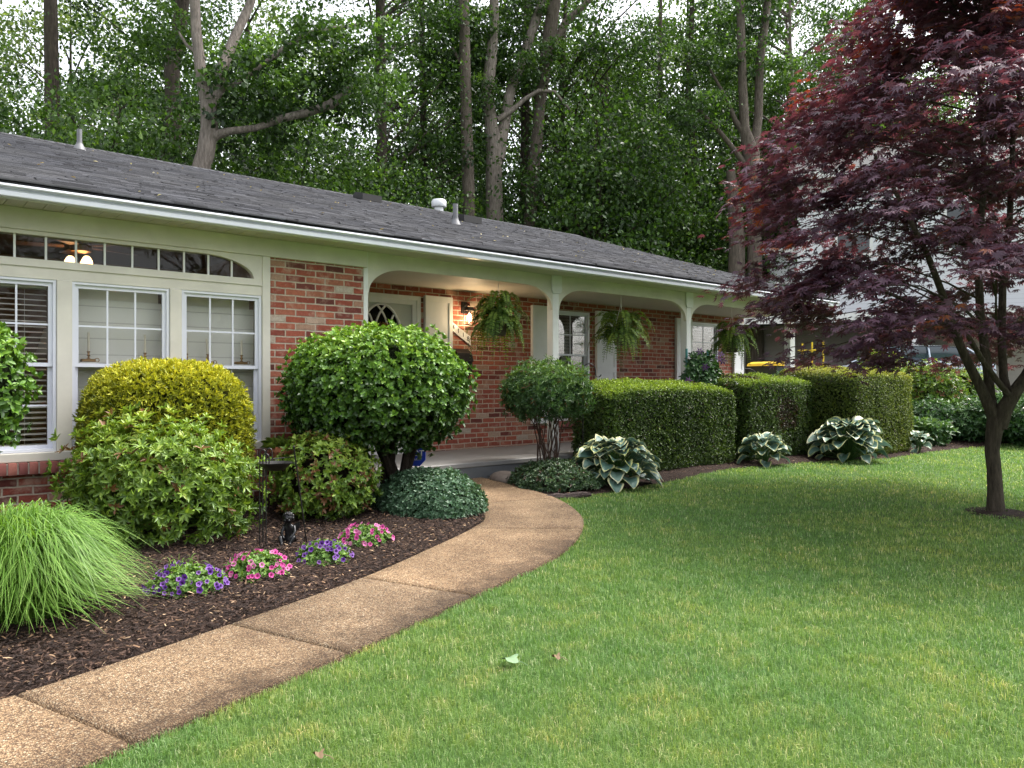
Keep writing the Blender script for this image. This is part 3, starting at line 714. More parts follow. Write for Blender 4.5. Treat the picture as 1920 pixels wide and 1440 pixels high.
def onroof(px, py):
    a = ray(px, py)  # intersect roof plane z = ZE + sl*(y-E0)
    t = (ZE-1.45-sl_*E0)/(a[2]-sl_*a[1]); return Vector((a[0]*t, a[1]*t, 1.45+a[2]*t))
def ventpipe(px, py, h, r):
    p = onroof(px, py); m = MB()
    m.lathe((p.x, p.y, p.z-.03), [(.11,-.03),(.085,.03),(.06,.09),(r+.006,.12),(r+.006,.135),(r,.136),(r,h),(r-.008,h),(r-.008,h-.03)], 20)
    return m.build('vent_pipe', M['vent'], ROOF, smooth=True)
M['vent'] = plain('grey_vent', (.13,.13,.14), .5, var=.1)
M['ventw'] = plain('white_vent', (.62,.63,.66), .4, var=.03)
ventpipe(149, 281, .33, .035); ventpipe(854, 421, .36, .042)
p = onroof(823, 394); p.z -= .05
q = MB(); q.lathe(p, [(.10,-.02),(.10,.10),(.155,.115),(.165,.13),(.165,.24),(.14,.275),(.07,.29),(0,.292)], 24); q.build('vent_cap', M['ventw'], ROOF, smooth=True)
for px, py in ((877, 417), (690, 377)):
    p = onroof(px, py); q = MB(); q.prism([(p.y-.16,p.z-.03),(p.y+.2,p.z+.03),(p.y+.2,p.z+.13),(p.y+.1,p.z+.16),(p.y-.16,p.z+.09)], 'x', p.x-.2, p.x+.2); q.build('box_vent', M['black'], ROOF)
# fallen leaves and catkins on the roof
n = 110; P = np.array([roofpt(RG.uniform(-1, 13), LN*RG.random(), .03) for _ in range(n)])
N = np.tile(nrm(np.array([[0,-sl_,1.]])), (n,1))+RG.normal(0,.2,(n,3))
o = leafobj('fallen_leaves', P, rnd(n)*[1,1,.3], N, RG.uniform(.02,.06,n), RG.uniform(.012,.03,n), T4, RG.random(n), leafmat('dry_leaf', [(0,(.20,.13,.05)),(.6,(.45,.36,.16)),(1,(.6,.55,.4))], .2), kind='stuff')
tag(o, 'scattered small yellow fallen leaves lying on the dark shingle roof', 'leaves', kind='stuff')

# ================================================================ THINGS ON AND IN THE HOUSE
# porch lantern
lt = thing('wall_lantern', (6.37, YB, 2.42), 'lit black wall lantern glowing on the brick above the house number plaque', 'lantern')
X, Yl, Z = 6.37, YB-.12, 2.36
m = MB(); m.bbox(X-.05, X+.05, YB-.02, YB-.001, 2.42, 2.58, .004); m.tube([(X,YB-.02,2.52),(X,YB-.07,2.56),(X,Yl,2.53)], .009, 8)
m.prism([(X-.07,2.455),(X+.07,2.455),(X+.03,2.50),(X-.03,2.50)], 'y', Yl-.045, Yl+.045); m.build('lantern_body', M['black'], lt)
m = MB()
for sx in (-1,1):
    for sy in (-1,1): m.box(X+sx*.055-.005, X+sx*.055+.005, Yl+sy*.05-.005, Yl+sy*.05+.005, 2.27, 2.455)
m.box(X-.06, X+.06, Yl-.055, Yl+.055, 2.262, 2.27); m.build('lantern_cage', M['black'], lt)
m = MB(); m.lathe((X,Yl,2.30), [(0,0),(.012,.005),(.03,.05),(.024,.085),(.012,.11),(0,.12)], 14); m.build('bulb', emis('bulb_glow', (1,.72,.40), 25), lt, smooth=True)
ld = bpy.data.lights.new('lantern_light', 'POINT'); ld.energy = 3; ld.color = (1,.72,.42); ld.shadow_soft_size = .04
lo = bpy.data.objects.new('lantern_light', ld); lo.location = Vector((X, Yl-.08, 2.30))-lt.location; link(lo, lt)
# number plaque
pq = thing('number_plaque', (6.3, YB, 2.13), 'white slanted house number plaque on the brick under the lantern', 'plaque')
pc = [(6.13,2.31),(6.47,2.105),(6.47,1.985),(6.13,2.195)]
MB().prism(pc, 'y', YB-.022, YB-.002).build('plate', M['white'], pq)
def text(name, s, loc, size, mat, parent, rot=(PI/2,0,0), extr=.002, align='CENTER'):
    c = bpy.data.curves.new(name, 'FONT'); c.body = s; c.size = size; c.extrude = extr; c.align_x = align; c.align_y = 'CENTER'
    t = bpy.data.objects.new(name, c); scene.collection.objects.link(t); t.rotation_euler = rot; t.location = loc
    bpy.context.view_layer.update(); dg = bpy.context.evaluated_depsgraph_get()
    me = bpy.data.meshes.new_from_object(t.evaluated_get(dg)); me.transform(t.matrix_world)
    bpy.data.objects.remove(t); me.name = name; me.materials.clear(); me.materials.append(mat)
    from mathutils import Matrix
    if parent is not None: me.transform(Matrix.Translation(-rootof(parent).location))
    o = bpy.data.objects.new(name, me); return link(o, parent)
for k, ch in enumerate("4118"): text('digit', ch, (6.175+.083*k, YB-.0245, 2.225-.050*k), .085, M['black'], pq)
# mailbox
mb_ = thing('mailbox', (6.31, YB, 1.76), 'black wall mailbox with a brass oval emblem hung on the brick', 'mailbox')
m = MB(); m.prism([(YB-.002,1.60),(YB-.05,1.56),(YB-.12,1.62),(YB-.13,1.78),(YB-.10,1.86),(YB-.002,1.92)], 'x', 6.20, 6.42); m.build('mailbox_body', M['black'], mb_)
m = MB(); m.prism([(YB-.002,1.935),(YB-.105,1.872),(YB-.142,1.76),(YB-.136,1.755),(YB-.10,1.862),(YB-.002,1.922)], 'x', 6.19, 6.43); m.build('mailbox_lid', M['black'], mb_)
m = MB(); m.ball((6.31, YB-.134, 1.70), (.035,.012,.055), 14, 8); m.build('emblem', plain('brass', (.5,.30,.12), .4, metal=.7), mb_, smooth=True)
m = MB(); m.tube([(6.25,YB-.03,1.58),(6.25,YB-.07,1.53),(6.25,YB-.11,1.55)], .006, 6); m.build('newspaper_hook', M['black'], mb_); MB().tube([(6.37,YB-.03,1.58),(6.37,YB-.07,1.53),(6.37,YB-.11,1.55)], .006, 6).build('newspaper_hook', M['black'], mb_)
# wreath
wr = thing('door_wreath', (dc, YB-.03, 2.0), 'brown and orange dried flower wreath hung on the front door glass', 'wreath')
n = 900; a = RG.uniform(0, 2*PI, n); ra = .17+RG.normal(0,.035,n)
P = np.stack([dc+ra*np.cos(a), YB-.05+RG.normal(0,.018,n), 2.0+ra*np.sin(a)], 1)
leafobj('wreath_leaves', P, rnd(n)+[0,-.6,0], rnd(n), .05, .03, T4, RG.random(n), leafmat('wreath_leaf', [(0,(.05,.02,.01)),(.5,(.17,.07,.03)),(.8,(.35,.14,.03)),(1,(.08,.10,.03))], .2), wr)
# candlesticks
M['brass'] = plain('old_brass', (.32,.20,.10), .35, metal=.8); M['wax'] = plain('wax', (.72,.66,.55), .5, var=.03)
for k, (cx, lb) in enumerate(((1.50,'brass candlestick with cream candle at the left end of the middle window'),(1.95,'brass candlestick with cream candle at the right end of the middle window'),
                 (2.31,'thin dark candlestick at the left edge of the right hand window'),(2.50,'squat brass candlestick with leaning candle in the centre of the right hand window'),(2.82,'pale candlestick standing at the right edge of the right hand window'))):
    y = YF+.135; c = thing('candlestick', (cx, y, 1.637), lb, 'candlestick', 'candlesticks on the window ledge')
    m = MB(); m.bbox(cx-.06, cx+.05, y-.035, y+.035, 1.638, 1.664, .006); m.lathe((cx,y,1.664), [(.022,0),(.009,.008),(.007,.022),(.016,.03),(.009,.04),(.009,.055),(.017,.06),(.012,.066)], 14)
    m.tube([(cx+.05+.016*(1-math.cos(t)), y, 1.655+.016*math.sin(t)) for t in np.linspace(0, 2*PI, 14)], .0035, 6); m.build('holder', M['brass'], c, smooth=True)
    m = MB(); tl = .012 if k == 3 else 0; m.tube([(cx,y,1.72),(cx-tl,y,1.72+(.17 if k < 2 else .15))], [.010,.009], 10); m.build('candle', M['wax'], c, smooth=True)
# table lamp
tl = thing('table_lamp', (1.47, 8.2, .5), 'table lamp with pale tapered shade behind the slatted blind', 'lamp')
m = MB(); m.lathe((1.47,8.2,1.73), [(.225,0),(.16,.23)], 28); m.build('lamp_shade', plain('shade_linen', (.62,.54,.46), .8), tl, smooth=True)
m = MB(); m.lathe((1.47,8.2,1.27), [(.09,0),(.09,.02),(.03,.04),(.07,.14),(.08,.22),(.03,.34),(.012,.38),(.012,.48)], 20); m.build('lamp_base', plain('lamp_ceramic', (.12,.08,.06), .3), tl, smooth=True)
tt = thing('side_table', (1.47, 8.2, .5), 'dark side table carrying the lamp inside the left window', 'table')
MB().bbox(1.1, 1.85, 7.9, 8.5, 1.23, 1.27, .006).build('table_top', plain('dark_wood', (.10,.055,.03), .5), tt)
for a, b in ((1.15,7.95),(1.8,7.95),(1.15,8.45),(1.8,8.45)): MB().box(a-.02, a+.02, b-.02, b+.02, .5, 1.23).build('leg', bpy.data.materials['dark_wood'], tt)
# ceiling fan
fp = atz(152, 462, 8.3); fx, fy = fp.x, fp.y
cf = thing('ceiling_fan', (fx, fy, 3.1), 'ceiling fan with glowing glass shades seen through the transom panes', 'fan')
m = MB(); m.tube([(fx,fy,3.1),(fx,fy,2.98)], .015, 8); m.lathe((fx,fy,2.86), [(.03,0),(.10,.02),(.11,.08),(.06,.12),(.02,.13)], 20); m.build('motor', M['brass'], cf, smooth=True)
M['fanb'] = plain('fan_blade', (.22,.12,.06), .4)
for k in range(5):
    a = k*2*PI/5+.35; c, s = math.cos(a), math.sin(a); m = MB()
    m.add([(fx+c*r-s*ww, fy+s*r+c*ww, 2.93+zz) for r, ww, zz in ((.16,-.05,-.006),(.62,-.07,-.01),(.62,.07,.01),(.16,.05,.006),(.16,-.05,0),(.62,-.07,-.004),(.62,.07,.016),(.16,.05,.012))],
          [(0,1,2,3),(4,5,6,7),(0,1,5,4),(1,2,6,5),(2,3,7,6),(3,0,4,7)]); m.build('blade', M['fanb'], cf)
ge = emis('fan_glass_glow', (1,.62,.28), 1.7)
for k in range(3):
    a = k*2*PI/3+.9; c = (fx+.10*math.cos(a), fy+.10*math.sin(a), 2.745); m = MB(); m.lathe(c, [(.058,0),(.055,.03),(.035,.065),(.02,.08)], 16); m.build('glass_shade', ge, cf, smooth=True)
ld = bpy.data.lights.new('fan_light', 'POINT'); ld.energy = 2.2; ld.color = (1,.6,.3); ld.shadow_soft_size = .1
lo = bpy.data.objects.new('fan_light', ld); lo.location = Vector((fx, fy, 2.7))-cf.location; link(lo, cf)

# hanging ferns
def fern(c, R, lab, n=75, ztop=2.72, seed=0):
    t = thing('hanging_fern', (c[0], c[1], ztop), lab, 'hanging fern', 'ferns hanging from the porch header')
    rr = np.random.default_rng(seed); z0 = c[2]+.05
    m = MB()
    m.tube([(c[0],c[1],ztop+.01),(c[0],c[1],ztop-.12)], .004, 5)
    for k in range(3):
        a = k*2.1+.4; m.tube([(c[0],c[1],ztop-.12),(c[0]+.11*math.cos(a),c[1]+.11*math.sin(a),z0+.02)], .003, 5)
    m.build('hanger', M['white'], t)
    m = MB(); m.lathe((c[0],c[1],z0-.15), [(0,0),(.09,0),(.125,.15),(.135,.16),(.115,.155),(0,.14)], 20); m.build('basket', plain('fern_basket', (.06,.05,.03), .8), t, smooth=True)
    P=[];D=[];N=[];L=[];v=[]; st = MB()
    for i in range(n):
        a = rr.uniform(0, 2*PI); out = R*rr.uniform(.5,1.22); rise = rr.uniform(.04,.42)*(1 if rr.random() < .75 else .4); drop = rr.uniform(.06, .40)*(1.1-.35*rise/.4)
        d = np.array((math.cos(a), math.sin(a), 0)); pts = []
        for s in np.linspace(0, 1, 26):
            x = out*(1-(1-s)**1.6); z = rise*math.sin(min(1,s*2.2)*PI/2) - drop*s**2.2*1.25
            pts.append(np.array((c[0],c[1],z0))+d*x+np.array((0,0,z)))
        pts = np.array(pts); tan = nrm(np.gradient(pts, axis=0)); sd_ = nrm(np.cross(tan, (0,0,1.)))
        vb = rr.uniform(.25,.95)
        for k in range(2, 26):
            ll = .066*math.sin(PI*min(1,(k/26)*.93+.07))**.6*rr.uniform(.8,1.15)
            for sg in (1,-1):
                P.append(pts[k]); D.append(sd_[k]*sg+tan[k]*.45+rr.normal(0,.12,3)); N.append(np.cross(sd_[k], tan[k])+rr.normal(0,.25,3)); L.append(ll); v.append(np.clip(vb+rr.normal(0,.12)+(.2 if k > 22 else 0),0,1))
        st.tube([tuple(p) for p in pts[::5]], .002, 4, False)
    leafobj('fronds', np.array(P), np.array(D), np.array(N), np.array(L), np.array(L)*.34, T4, v, M['fern'], t)
    st.build('frond_stems', M['fern'], t)
a = ray(938, 612); fern((6.03, 7.34, 2.15), .35, 'full hanging fern nearest the front door, beside the lit lantern', 100, seed=1)
fern((8.30, 7.34, 2.10), .40, 'hanging fern with upright spiky fronds in the middle porch arch', 84, seed=2)
fern((11.05, 7.34, 2.08), .36, 'hanging fern in the far porch arch, partly behind the red maple', 70, seed=3)
# ================================================================ GARDEN PLANTS
def stems(mb, base, tips, r0, r1, n=6, wob=.03, rnd_=random):
    for t in tips:
        bs = .05 if r0 > .013 else .14; b = Vector(base)+Vector((rnd_.uniform(-bs,bs), rnd_.uniform(-bs,bs), 0)); t = Vector(t); pts = []
        for k in range(n):
            s = k/(n-1); p = b.lerp(t, s); p.z = b.z+(t.z-b.z)*s**.85
            p += Vector((rnd_.uniform(-wob,wob), rnd_.uniform(-wob,wob), 0))*(1 if 0 < k < n-1 else 0); pts.append(p)
        mb.tube(pts, [r0+(r1-r0)*k/(n-1) for k in range(n)], 6)
def bush(name, lab, cat, c, r, e, ntip, k, L, W, tpl, mat, spread=.9, depth=.10, lump=.0, lumps=3, vb=.42, vn=.10, vup=.18, low=-1., group=None, axis_up=.35, cmat=None, csc=.82, dry=0.0, box=False, dome=0, trunk=None, seed=1, stemmat=None, rag=0.0):
    g = gz(c[0], c[1]); t = thing(name, (c[0], c[1], g), lab, cat, group)
    if box:
        P, N = boxpts(ntip, c, r, e)
    else:
        P, N, u = superpts(ntip, c, r, e, low)
    q = P-np.array(c)
    if lump: P = np.array(c)+q*(1+lump*fbm(P, lumps, seed))[:,None]
    if dome: P[:,2] += dome*np.clip(1-(q[:,0]/r[0])**2, 0, 1)*np.clip(q[:,2]/r[2], 0, 1)
    dj = np.abs(RG.normal(0, depth, len(P))); P = P-N*dj[:,None]+N*(RG.random(len(P))**4*rag)[:,None]
    m = P[:,2] > g+.02; P, N, dj = P[m], N[m], dj[m]
    A = N+np.array([0,0,axis_up])+RG.normal(0,.35,P.shape)
    P2, D, N2, ix = rosettes(P, A, k, spread)
    n = len(P2); cl = fbm(P, 2.2, seed+5)
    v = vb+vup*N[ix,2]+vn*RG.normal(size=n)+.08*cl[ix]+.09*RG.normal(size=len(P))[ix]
    v = np.clip(v, .10, 1)
    if dry:
        dm = (RG.random(len(P)) < dry)[ix] & (RG.random(n) < .7); v[dm] = RG.uniform(0, .06, dm.sum())
    s = RG.uniform(.7, 1.2, n)
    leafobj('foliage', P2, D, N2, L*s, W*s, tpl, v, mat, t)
    if cmat: core('inner_twigs', c, r, e, cmat, t, csc)
    if trunk:
        mb = MB(); rr = random.Random(seed)
        tips = []
        for i in range(trunk[0]):
            a = rr.uniform(0, 2*PI); f = rr.uniform(.2,.75); tips.append((c[0]+r[0]*f*math.cos(a), c[1]+r[1]*f*math.sin(a), c[2]+r[2]*rr.uniform(-.2,.5)))
        stems(mb, (c[0]+trunk[3], c[1]+trunk[4], g-.03), tips, trunk[1], trunk[2], 7, .03, rr); mb.build('stem', stemmat or M['stem'], t)
    return t
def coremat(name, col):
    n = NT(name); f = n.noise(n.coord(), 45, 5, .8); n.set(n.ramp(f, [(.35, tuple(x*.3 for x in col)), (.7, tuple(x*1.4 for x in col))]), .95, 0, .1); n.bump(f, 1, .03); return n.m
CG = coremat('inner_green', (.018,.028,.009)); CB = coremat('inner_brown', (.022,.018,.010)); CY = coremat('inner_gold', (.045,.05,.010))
# clipped hedges
GH = 'clipped box hedges in front of the porch'
for (x0,x1,y0,y1,zt,dm,mt,lab,nn,br) in (
   (6.93,9.60,6.28,6.98,1.33,.10,'hedge','first clipped dark green hedge block, nearest the front door behind the big variegated hosta',46000,.03),
   (9.86,11.95,6.28,6.98,1.45,.06,'hedge','middle clipped hedge block with a brown bare patch on its face',33000,.10),
   (11.75,14.0,5.62,6.98,1.58,.10,'hedge_y','farthest clipped hedge block, largest and yellowish green, left of the red maple',40000,.03)):
    g0 = gz((x0+x1)/2, y0); cx, cy_, cz = (x0+x1)/2, (y0+y1)/2, (g0+zt)/2+.02
    t = thing('clipped_hedge', (cx, cy_, g0), lab, 'hedge', GH)
    r = ((x1-x0)/2, (y1-y0)/2, (zt-g0)/2)
    P, N = boxpts(nn, (cx,cy_,cz), r, 13); q = P-np.array((cx,cy_,cz))
    P[:,2] += (dm*.5*np.clip(1-(q[:,0]/r[0])**2, 0, 1)+.11*(.5+.5*q[:,1]/r[1]))*np.clip(q[:,2]/r[2], 0, 1)
    P += N*(.025*fbm(P, 4, 3))[:,None]-N*np.abs(RG.normal(0,.022,len(P)))[:,None]+N*(RG.random(len(P))**5*.035)[:,None]
    A = N+RG.normal(0,.35,P.shape)+[0,0,.25]; P2, D, N2, ix = rosettes(P, A, 4, .75)
    v = .38+.48*np.clip(N[ix,2],0,1)+.09*fbm(P*[1,1,1.], 3.1, 8)[ix]+.11*RG.normal(size=len(P))[ix]+.07*RG.normal(size=len(P2)); v = np.clip(v, .08, 1)  # sunlit hedge tops painted in: upward-facing leaves get a brighter colour
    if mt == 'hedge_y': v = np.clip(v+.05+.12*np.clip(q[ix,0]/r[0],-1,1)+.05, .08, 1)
    f = fbm(P, 2.4, 21); dead = (RG.random(len(P)) < np.clip((f-.55)*1.3, 0, .6)*(2.2 if br > .05 else .8)+.02)
    if br > .05: dead |= (np.hypot((P[:,0]-10.95)/.35, (P[:,2]-1.0)/.30)+.4*fbm(P, 9, 2) < .8) & (RG.random(len(P)) < .75)
    dd = dead[ix]; v[dd] = RG.uniform(0, .06, dd.sum())
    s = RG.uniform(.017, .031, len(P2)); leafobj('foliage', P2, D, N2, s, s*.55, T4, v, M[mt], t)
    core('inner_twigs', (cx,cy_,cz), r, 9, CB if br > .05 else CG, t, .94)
# golden ball
bush('golden_shrub', 'golden yellow clipped round shrub under the front windows', 'shrub', (atz(300,0,6.5).x, 6.66, .98), (.61,.46,.62), 3.1, 22000, 4, .042, .012, T4, M['gold'], .55, .03, .015, 5, .42, .10, .30, cmat=CY, csc=.93, axis_up=.5, trunk=(8,.018,.008,0,0), rag=.05)
# big glossy ball
bush('round_shrub', 'large rounded glossy green shrub on dark bare trunks beside the path', 'shrub', (3.70,6.30,1.40), (.765,.765,.54), 2.5, 6200, 7, .046, .028, T6, M['holly'], .85, .07, .07, 3.2, .48, .12, .34, low=-.92, cmat=CG, csc=.84, trunk=(11,.045,.014,.18,-.05), seed=4, rag=.12)
# azaleas
bush('azalea', 'big loose azalea with light green leaf whorls in front of the golden shrub', 'shrub', (atz(308,0,5.75).x, atz(308,0,5.75).y, .66), (.65,.56,.50), 2.1, 2300, 7, .060, .019, T6, M['azalea'], 1.0, .17, .19, 2.4, .55, .10, .16, low=-.85, cmat=None, dry=.05, trunk=(26,.014,.004,0,0), seed=8, rag=.16, group='azaleas in the mulch bed')
bush('azalea', 'smaller azalea with rusty brown dried blooms between the bird bath and the creeper mound', 'shrub', (3.07,6.08,.63), (.41,.40,.39), 2.2, 1300, 7, .048, .021, T6, M['azalea'], 1.0, .06, .10, 4, .58, .12, .15, low=-.9, cmat=CB, csc=.7, dry=.22, trunk=(10,.012,.004,0,0), seed=9, rag=.06, group='azaleas in the mulch bed')
# left edge holly
p = atz(-38, 705, 5.0)
bush('round_shrub', 'bright leafy shrub cut off by the left edge in front of the blinds', 'shrub', (p.x, p.y, 1.42), (.26,.26,.40), 2.2, 800, 6, .05, .026, T6, M['holly'], .9, .05, .08, 4, .55, .1, .2, cmat=CG, csc=.75, trunk=(6,.02,.006,0,0), seed=12, rag=.10)
# creepers
bush('creeper_mound', 'low blue green creeper mound spilling over the left edge of the path', 'ground cover', (4.0,5.87,.26), (.47,.55,.40), 2.2, 5200, 5, .034, .016, T6, M['ground_c'], .95, .02, .08, 4, .5, .14, .1, low=-.1, cmat=CG, csc=.93, seed=13, rag=.03)
bush('creeper_mound', 'dark low creeper patch on the right of the path below the nandina', 'ground cover', (5.98,6.28,.29), (.56,.55,.26), 2.3, 3800, 5, .034, .015, T6, M['ground_d'], .95, .02, .12, 4, .45, .16, .1, low=-.1, cmat=CB, csc=.93, dry=.06, seed=14, rag=.04)
# nandina
nt_ = bush('nandina', 'airy nandina with fine leaves on bare cane stems between path and hedge', 'shrub', (6.07,6.50,1.36), (.50,.46,.33), 2.3, 2300, 7, .056, .012, T6, M['nandina'], 1.0, .12, .10, 3, .48, .12, .2, low=-.9, trunk=(20,.0085,.004,0,.0), seed=15, dry=.05, stemmat=M['stemred'], rag=.10)

# hostas
def hostamat():
    n = NT('hosta_leaf'); e = n.attr('e'); v = n.attr('v')
    inn = n.ramp(v, [(0,(.05,.11,.085)),(.6,(.11,.19,.155)),(1,(.18,.27,.21))]); mar = n.ramp(v, [(0,(.32,.35,.10)),(.5,(.48,.48,.24)),(1,(.60,.60,.44))])
    n.set(n.mix(n.ramp(e, [(.4,(0,)*3),(.6,(1,)*3)]), inn, mar), .42, 0, .4)
    tr = n.n("ShaderNodeBsdfTranslucent"); n.l(inn, tr.inputs[0]); mx = n.n("ShaderNodeMixShader"); mx.inputs[0].default_value = .15
    n.l(n.b.outputs[0], mx.inputs[1]); n.l(tr.outputs[0], mx.inputs[2]); n.l(mx.outputs[0], n.out.inputs[0]); return n.m
M['hosta'] = hostamat()
def hosta(c, R, H_, n, lab, Lf=.20, seed=0, yel=0):
    g = gz(*c); t = thing('hosta', (c[0], c[1], g), lab, 'hosta', 'hostas at the edge of the lawn'); rr = np.random.default_rng(seed)
    us = np.array([0,.12,.3,.5,.7,.85,.95,1]); ss = np.array([-1,-.80,-.70,-.35,0,.35,.70,.80,1]); prof = np.array([.12,.62,.95,1,.80,.50,.22,.01])
    V=[];F=[];E=[];vv=[]; st = MB()
    for i in range(n):
        f = (i+.5)/n; a = i*2.39996+rr.normal(0,.15); el = (1-f)**.75*1.45   # elevation of leaf base: inner leaves high
        rad = R*(.10+.80*math.cos(el))*rr.uniform(.85,1.08); hh = H_*(.12+.80*math.sin(el))*rr.uniform(.9,1.08)
        L = Lf*rr.uniform(.8,1.15); d = np.array((math.cos(a), math.sin(a), 0)); s_ = np.array((-d[1], d[0], 0))
        b0 = np.array((c[0], c[1], g+hh))+d*rad*.72; pitch = .75*math.sin(el)-.12+rr.normal(0,.14); wv = rr.uniform(0,6)
        tilt = rr.normal(0,.25); up = np.array((0,0,1.)); sd_ = s_*math.cos(tilt)+up*math.sin(tilt)
        b = len(V)
        for j, u in enumerate(us):
            an = pitch-.95*u; dr = d*math.cos((pitch+an)/2)+up*math.sin((pitch+an)/2)
            for s in ss:
                w_ = prof[j]*L*.46; p = b0+dr*L*u+sd_*s*w_+up*(abs(s)*w_*.42+.010*math.sin(u*9+wv+s*2))
                V.append(p); E.append(1.0 if (abs(s) > .75 or u > .93) else 0.0)
        k = len(ss); F += [(b+j*k+q, b+j*k+q+1, b+(j+1)*k+q+1, b+(j+1)*k+q) for j in range(len(us)-1) for q in range(k-1)]
        vv += [min(1, max(0, rr.normal(.45+yel,.22)))]*(len(us)*k)
        st.tube([(c[0]+d[0]*.03, c[1]+d[1]*.03, g), (c[0]+d[0]*rad*.35, c[1]+d[1]*rad*.35, g+hh*.7), tuple(b0)], [.006,.005,.004], 5, False)
    np_obj('leaves', np.array(V), [np.array(F)], M['hosta'], t, {'e': E, 'v': vv}, smooth=True); st.build('leaf_stalks', M['petleaf'], t)
hosta((6.60,5.93), .56, .50, 125, 'largest near variegated hosta with cream edged blue green leaves in front of the first hedge', .205, 1)
hosta((9.85,6.02), .34, .40, 34, 'small variegated hosta squeezed between the first and second hedges', .20, 2)
hosta((11.55,5.62), .60, .60, 120, 'variegated hosta mound between the second and third hedges', .23, 3)
hosta((13.95,5.55), .20, .34, 18, 'small yellowish hosta tuft at the right end of the far hedge', .15, 4, .4)

# ornamental grass
def orngrass(c, n, Lm, lab, seed=0):
    g = gz(*c); t = thing('ornamental_grass', (c[0], c[1], g), lab, 'ornamental grass'); rr = np.random.default_rng(seed)
    S = 8; a = rr.uniform(0, 2*PI, n); out = Lm*rr.uniform(.20, .66, n)*(rr.random(n)**.30); hh = Lm*np.where(rr.random(n) < .45, rr.uniform(.18,.55,n), rr.uniform(.50,.80,n))*(1-.25*out/Lm)
    br = .13*np.sqrt(rr.random(n)); ba = rr.uniform(0, 2*PI, n); d = np.stack([np.cos(a), np.sin(a)], 1)
    base = np.stack([c[0]+br*np.cos(ba), c[1]+br*np.sin(ba)], 1); wd = rr.uniform(.0022,.0038, n); bend = rr.uniform(.9,1.7,n)
    Vs = np.zeros((n, S+1, 2, 3)); sw = rr.normal(0,.25,n)
    for k in range(S+1):
        s = k/S; xo = out*(s**1.5)*1.15; z = hh*(np.sin(np.minimum(s*1.25,1)*PI/2)-.9*bend*out/Lm*np.clip(s-.35,0,1)**2*1.8)
        dd = np.stack([d[:,0]*np.cos(sw*s)-d[:,1]*np.sin(sw*s), d[:,0]*np.sin(sw*s)+d[:,1]*np.cos(sw*s)], 1)
        P = np.stack([base[:,0]+dd[:,0]*xo, base[:,1]+dd[:,1]*xo, g+z], 1); sd_ = np.stack([-dd[:,1], dd[:,0], .3*np.ones(n)], 1)*(wd*(1-s**3*.9))[:,None]
        Vs[:,k,0] = P-sd_; Vs[:,k,1] = P+sd_
    V = Vs.reshape(-1,3); b = (np.arange(n)*(S+1)*2)[:,None]; F = np.concatenate([b+np.array([[2*k,2*k+1,2*k+3,2*k+2]]) for k in range(S)])
    v = np.clip(np.repeat(rr.normal(.45,.17,n), (S+1)*2)+np.tile(np.repeat(np.linspace(-.15,.15,S+1),2), n), 0, 1)
    np_obj('blades', V, [F], M['blade'], t, {'v': v})
cg = ongr(48, 1165); orngrass(cg, 7500, .84, 'fountain of fine arching bright green grass at the left edge of the bed', 3)
orngrass(ongr(330,1085), 40, .22, 'small sparse grass tuft in the mulch under the big azalea', 5)

# petunias
def blossom_mesh():
    V=[(0,0,-.018)]; F=[]; E=[0]; n = 15
    for r, z, e in ((.006,-.004,0),(.012,.001,.5),(.021,.003,1)):
        for k in range(n):
            a = 2*PI*k/n; q = r*(1+(.13*math.cos(5*a) if r > .015 else 0)); V.append((q*math.cos(a), q*math.sin(a), z+(.002*math.cos(5*a) if r > .015 else 0))); E.append(e)
    F3 = [(0, 1+k, 1+(k+1)%n) for k in range(n)]; F4 = [(1+j*n+k, 1+(j+1)*n+k, 1+(j+1)*n+(k+1)%n, 1+j*n+(k+1)%n) for j in range(2) for k in range(n)]
    return np.array(V), [np.array(F3), np.array(F4)], E
def petmat(name, cen, mid, rim):
    n = NT(name); n.set(n.ramp(n.attr('e'), [(0, cen), (.5, mid), (1, rim)]), .6, 0, .2)
    tr = n.n("ShaderNodeBsdfTranslucent"); tr.inputs[0].default_value = (*rim, 1); mx = n.n("ShaderNodeMixShader"); mx.inputs[0].default_value = .25
    n.l(n.b.outputs[0], mx.inputs[1]); n.l(tr.outputs[0], mx.inputs[2]); n.l(mx.outputs[0], n.out.inputs[0]); return n.m
MP = petmat('purple_petals', (.02,.003,.04), (.12,.03,.24), (.30,.17,.45)); MP2 = petmat('dark_purple_petals', (.02,.003,.04), (.07,.015,.17), (.13,.04,.30)); MK = petmat('pink_petals', (.25,.02,.10), (.42,.035,.20), (.55,.10,.32))
MK2 = petmat('pale_pink_petals', (.45,.20,.25), (.50,.10,.30), (.66,.28,.46))
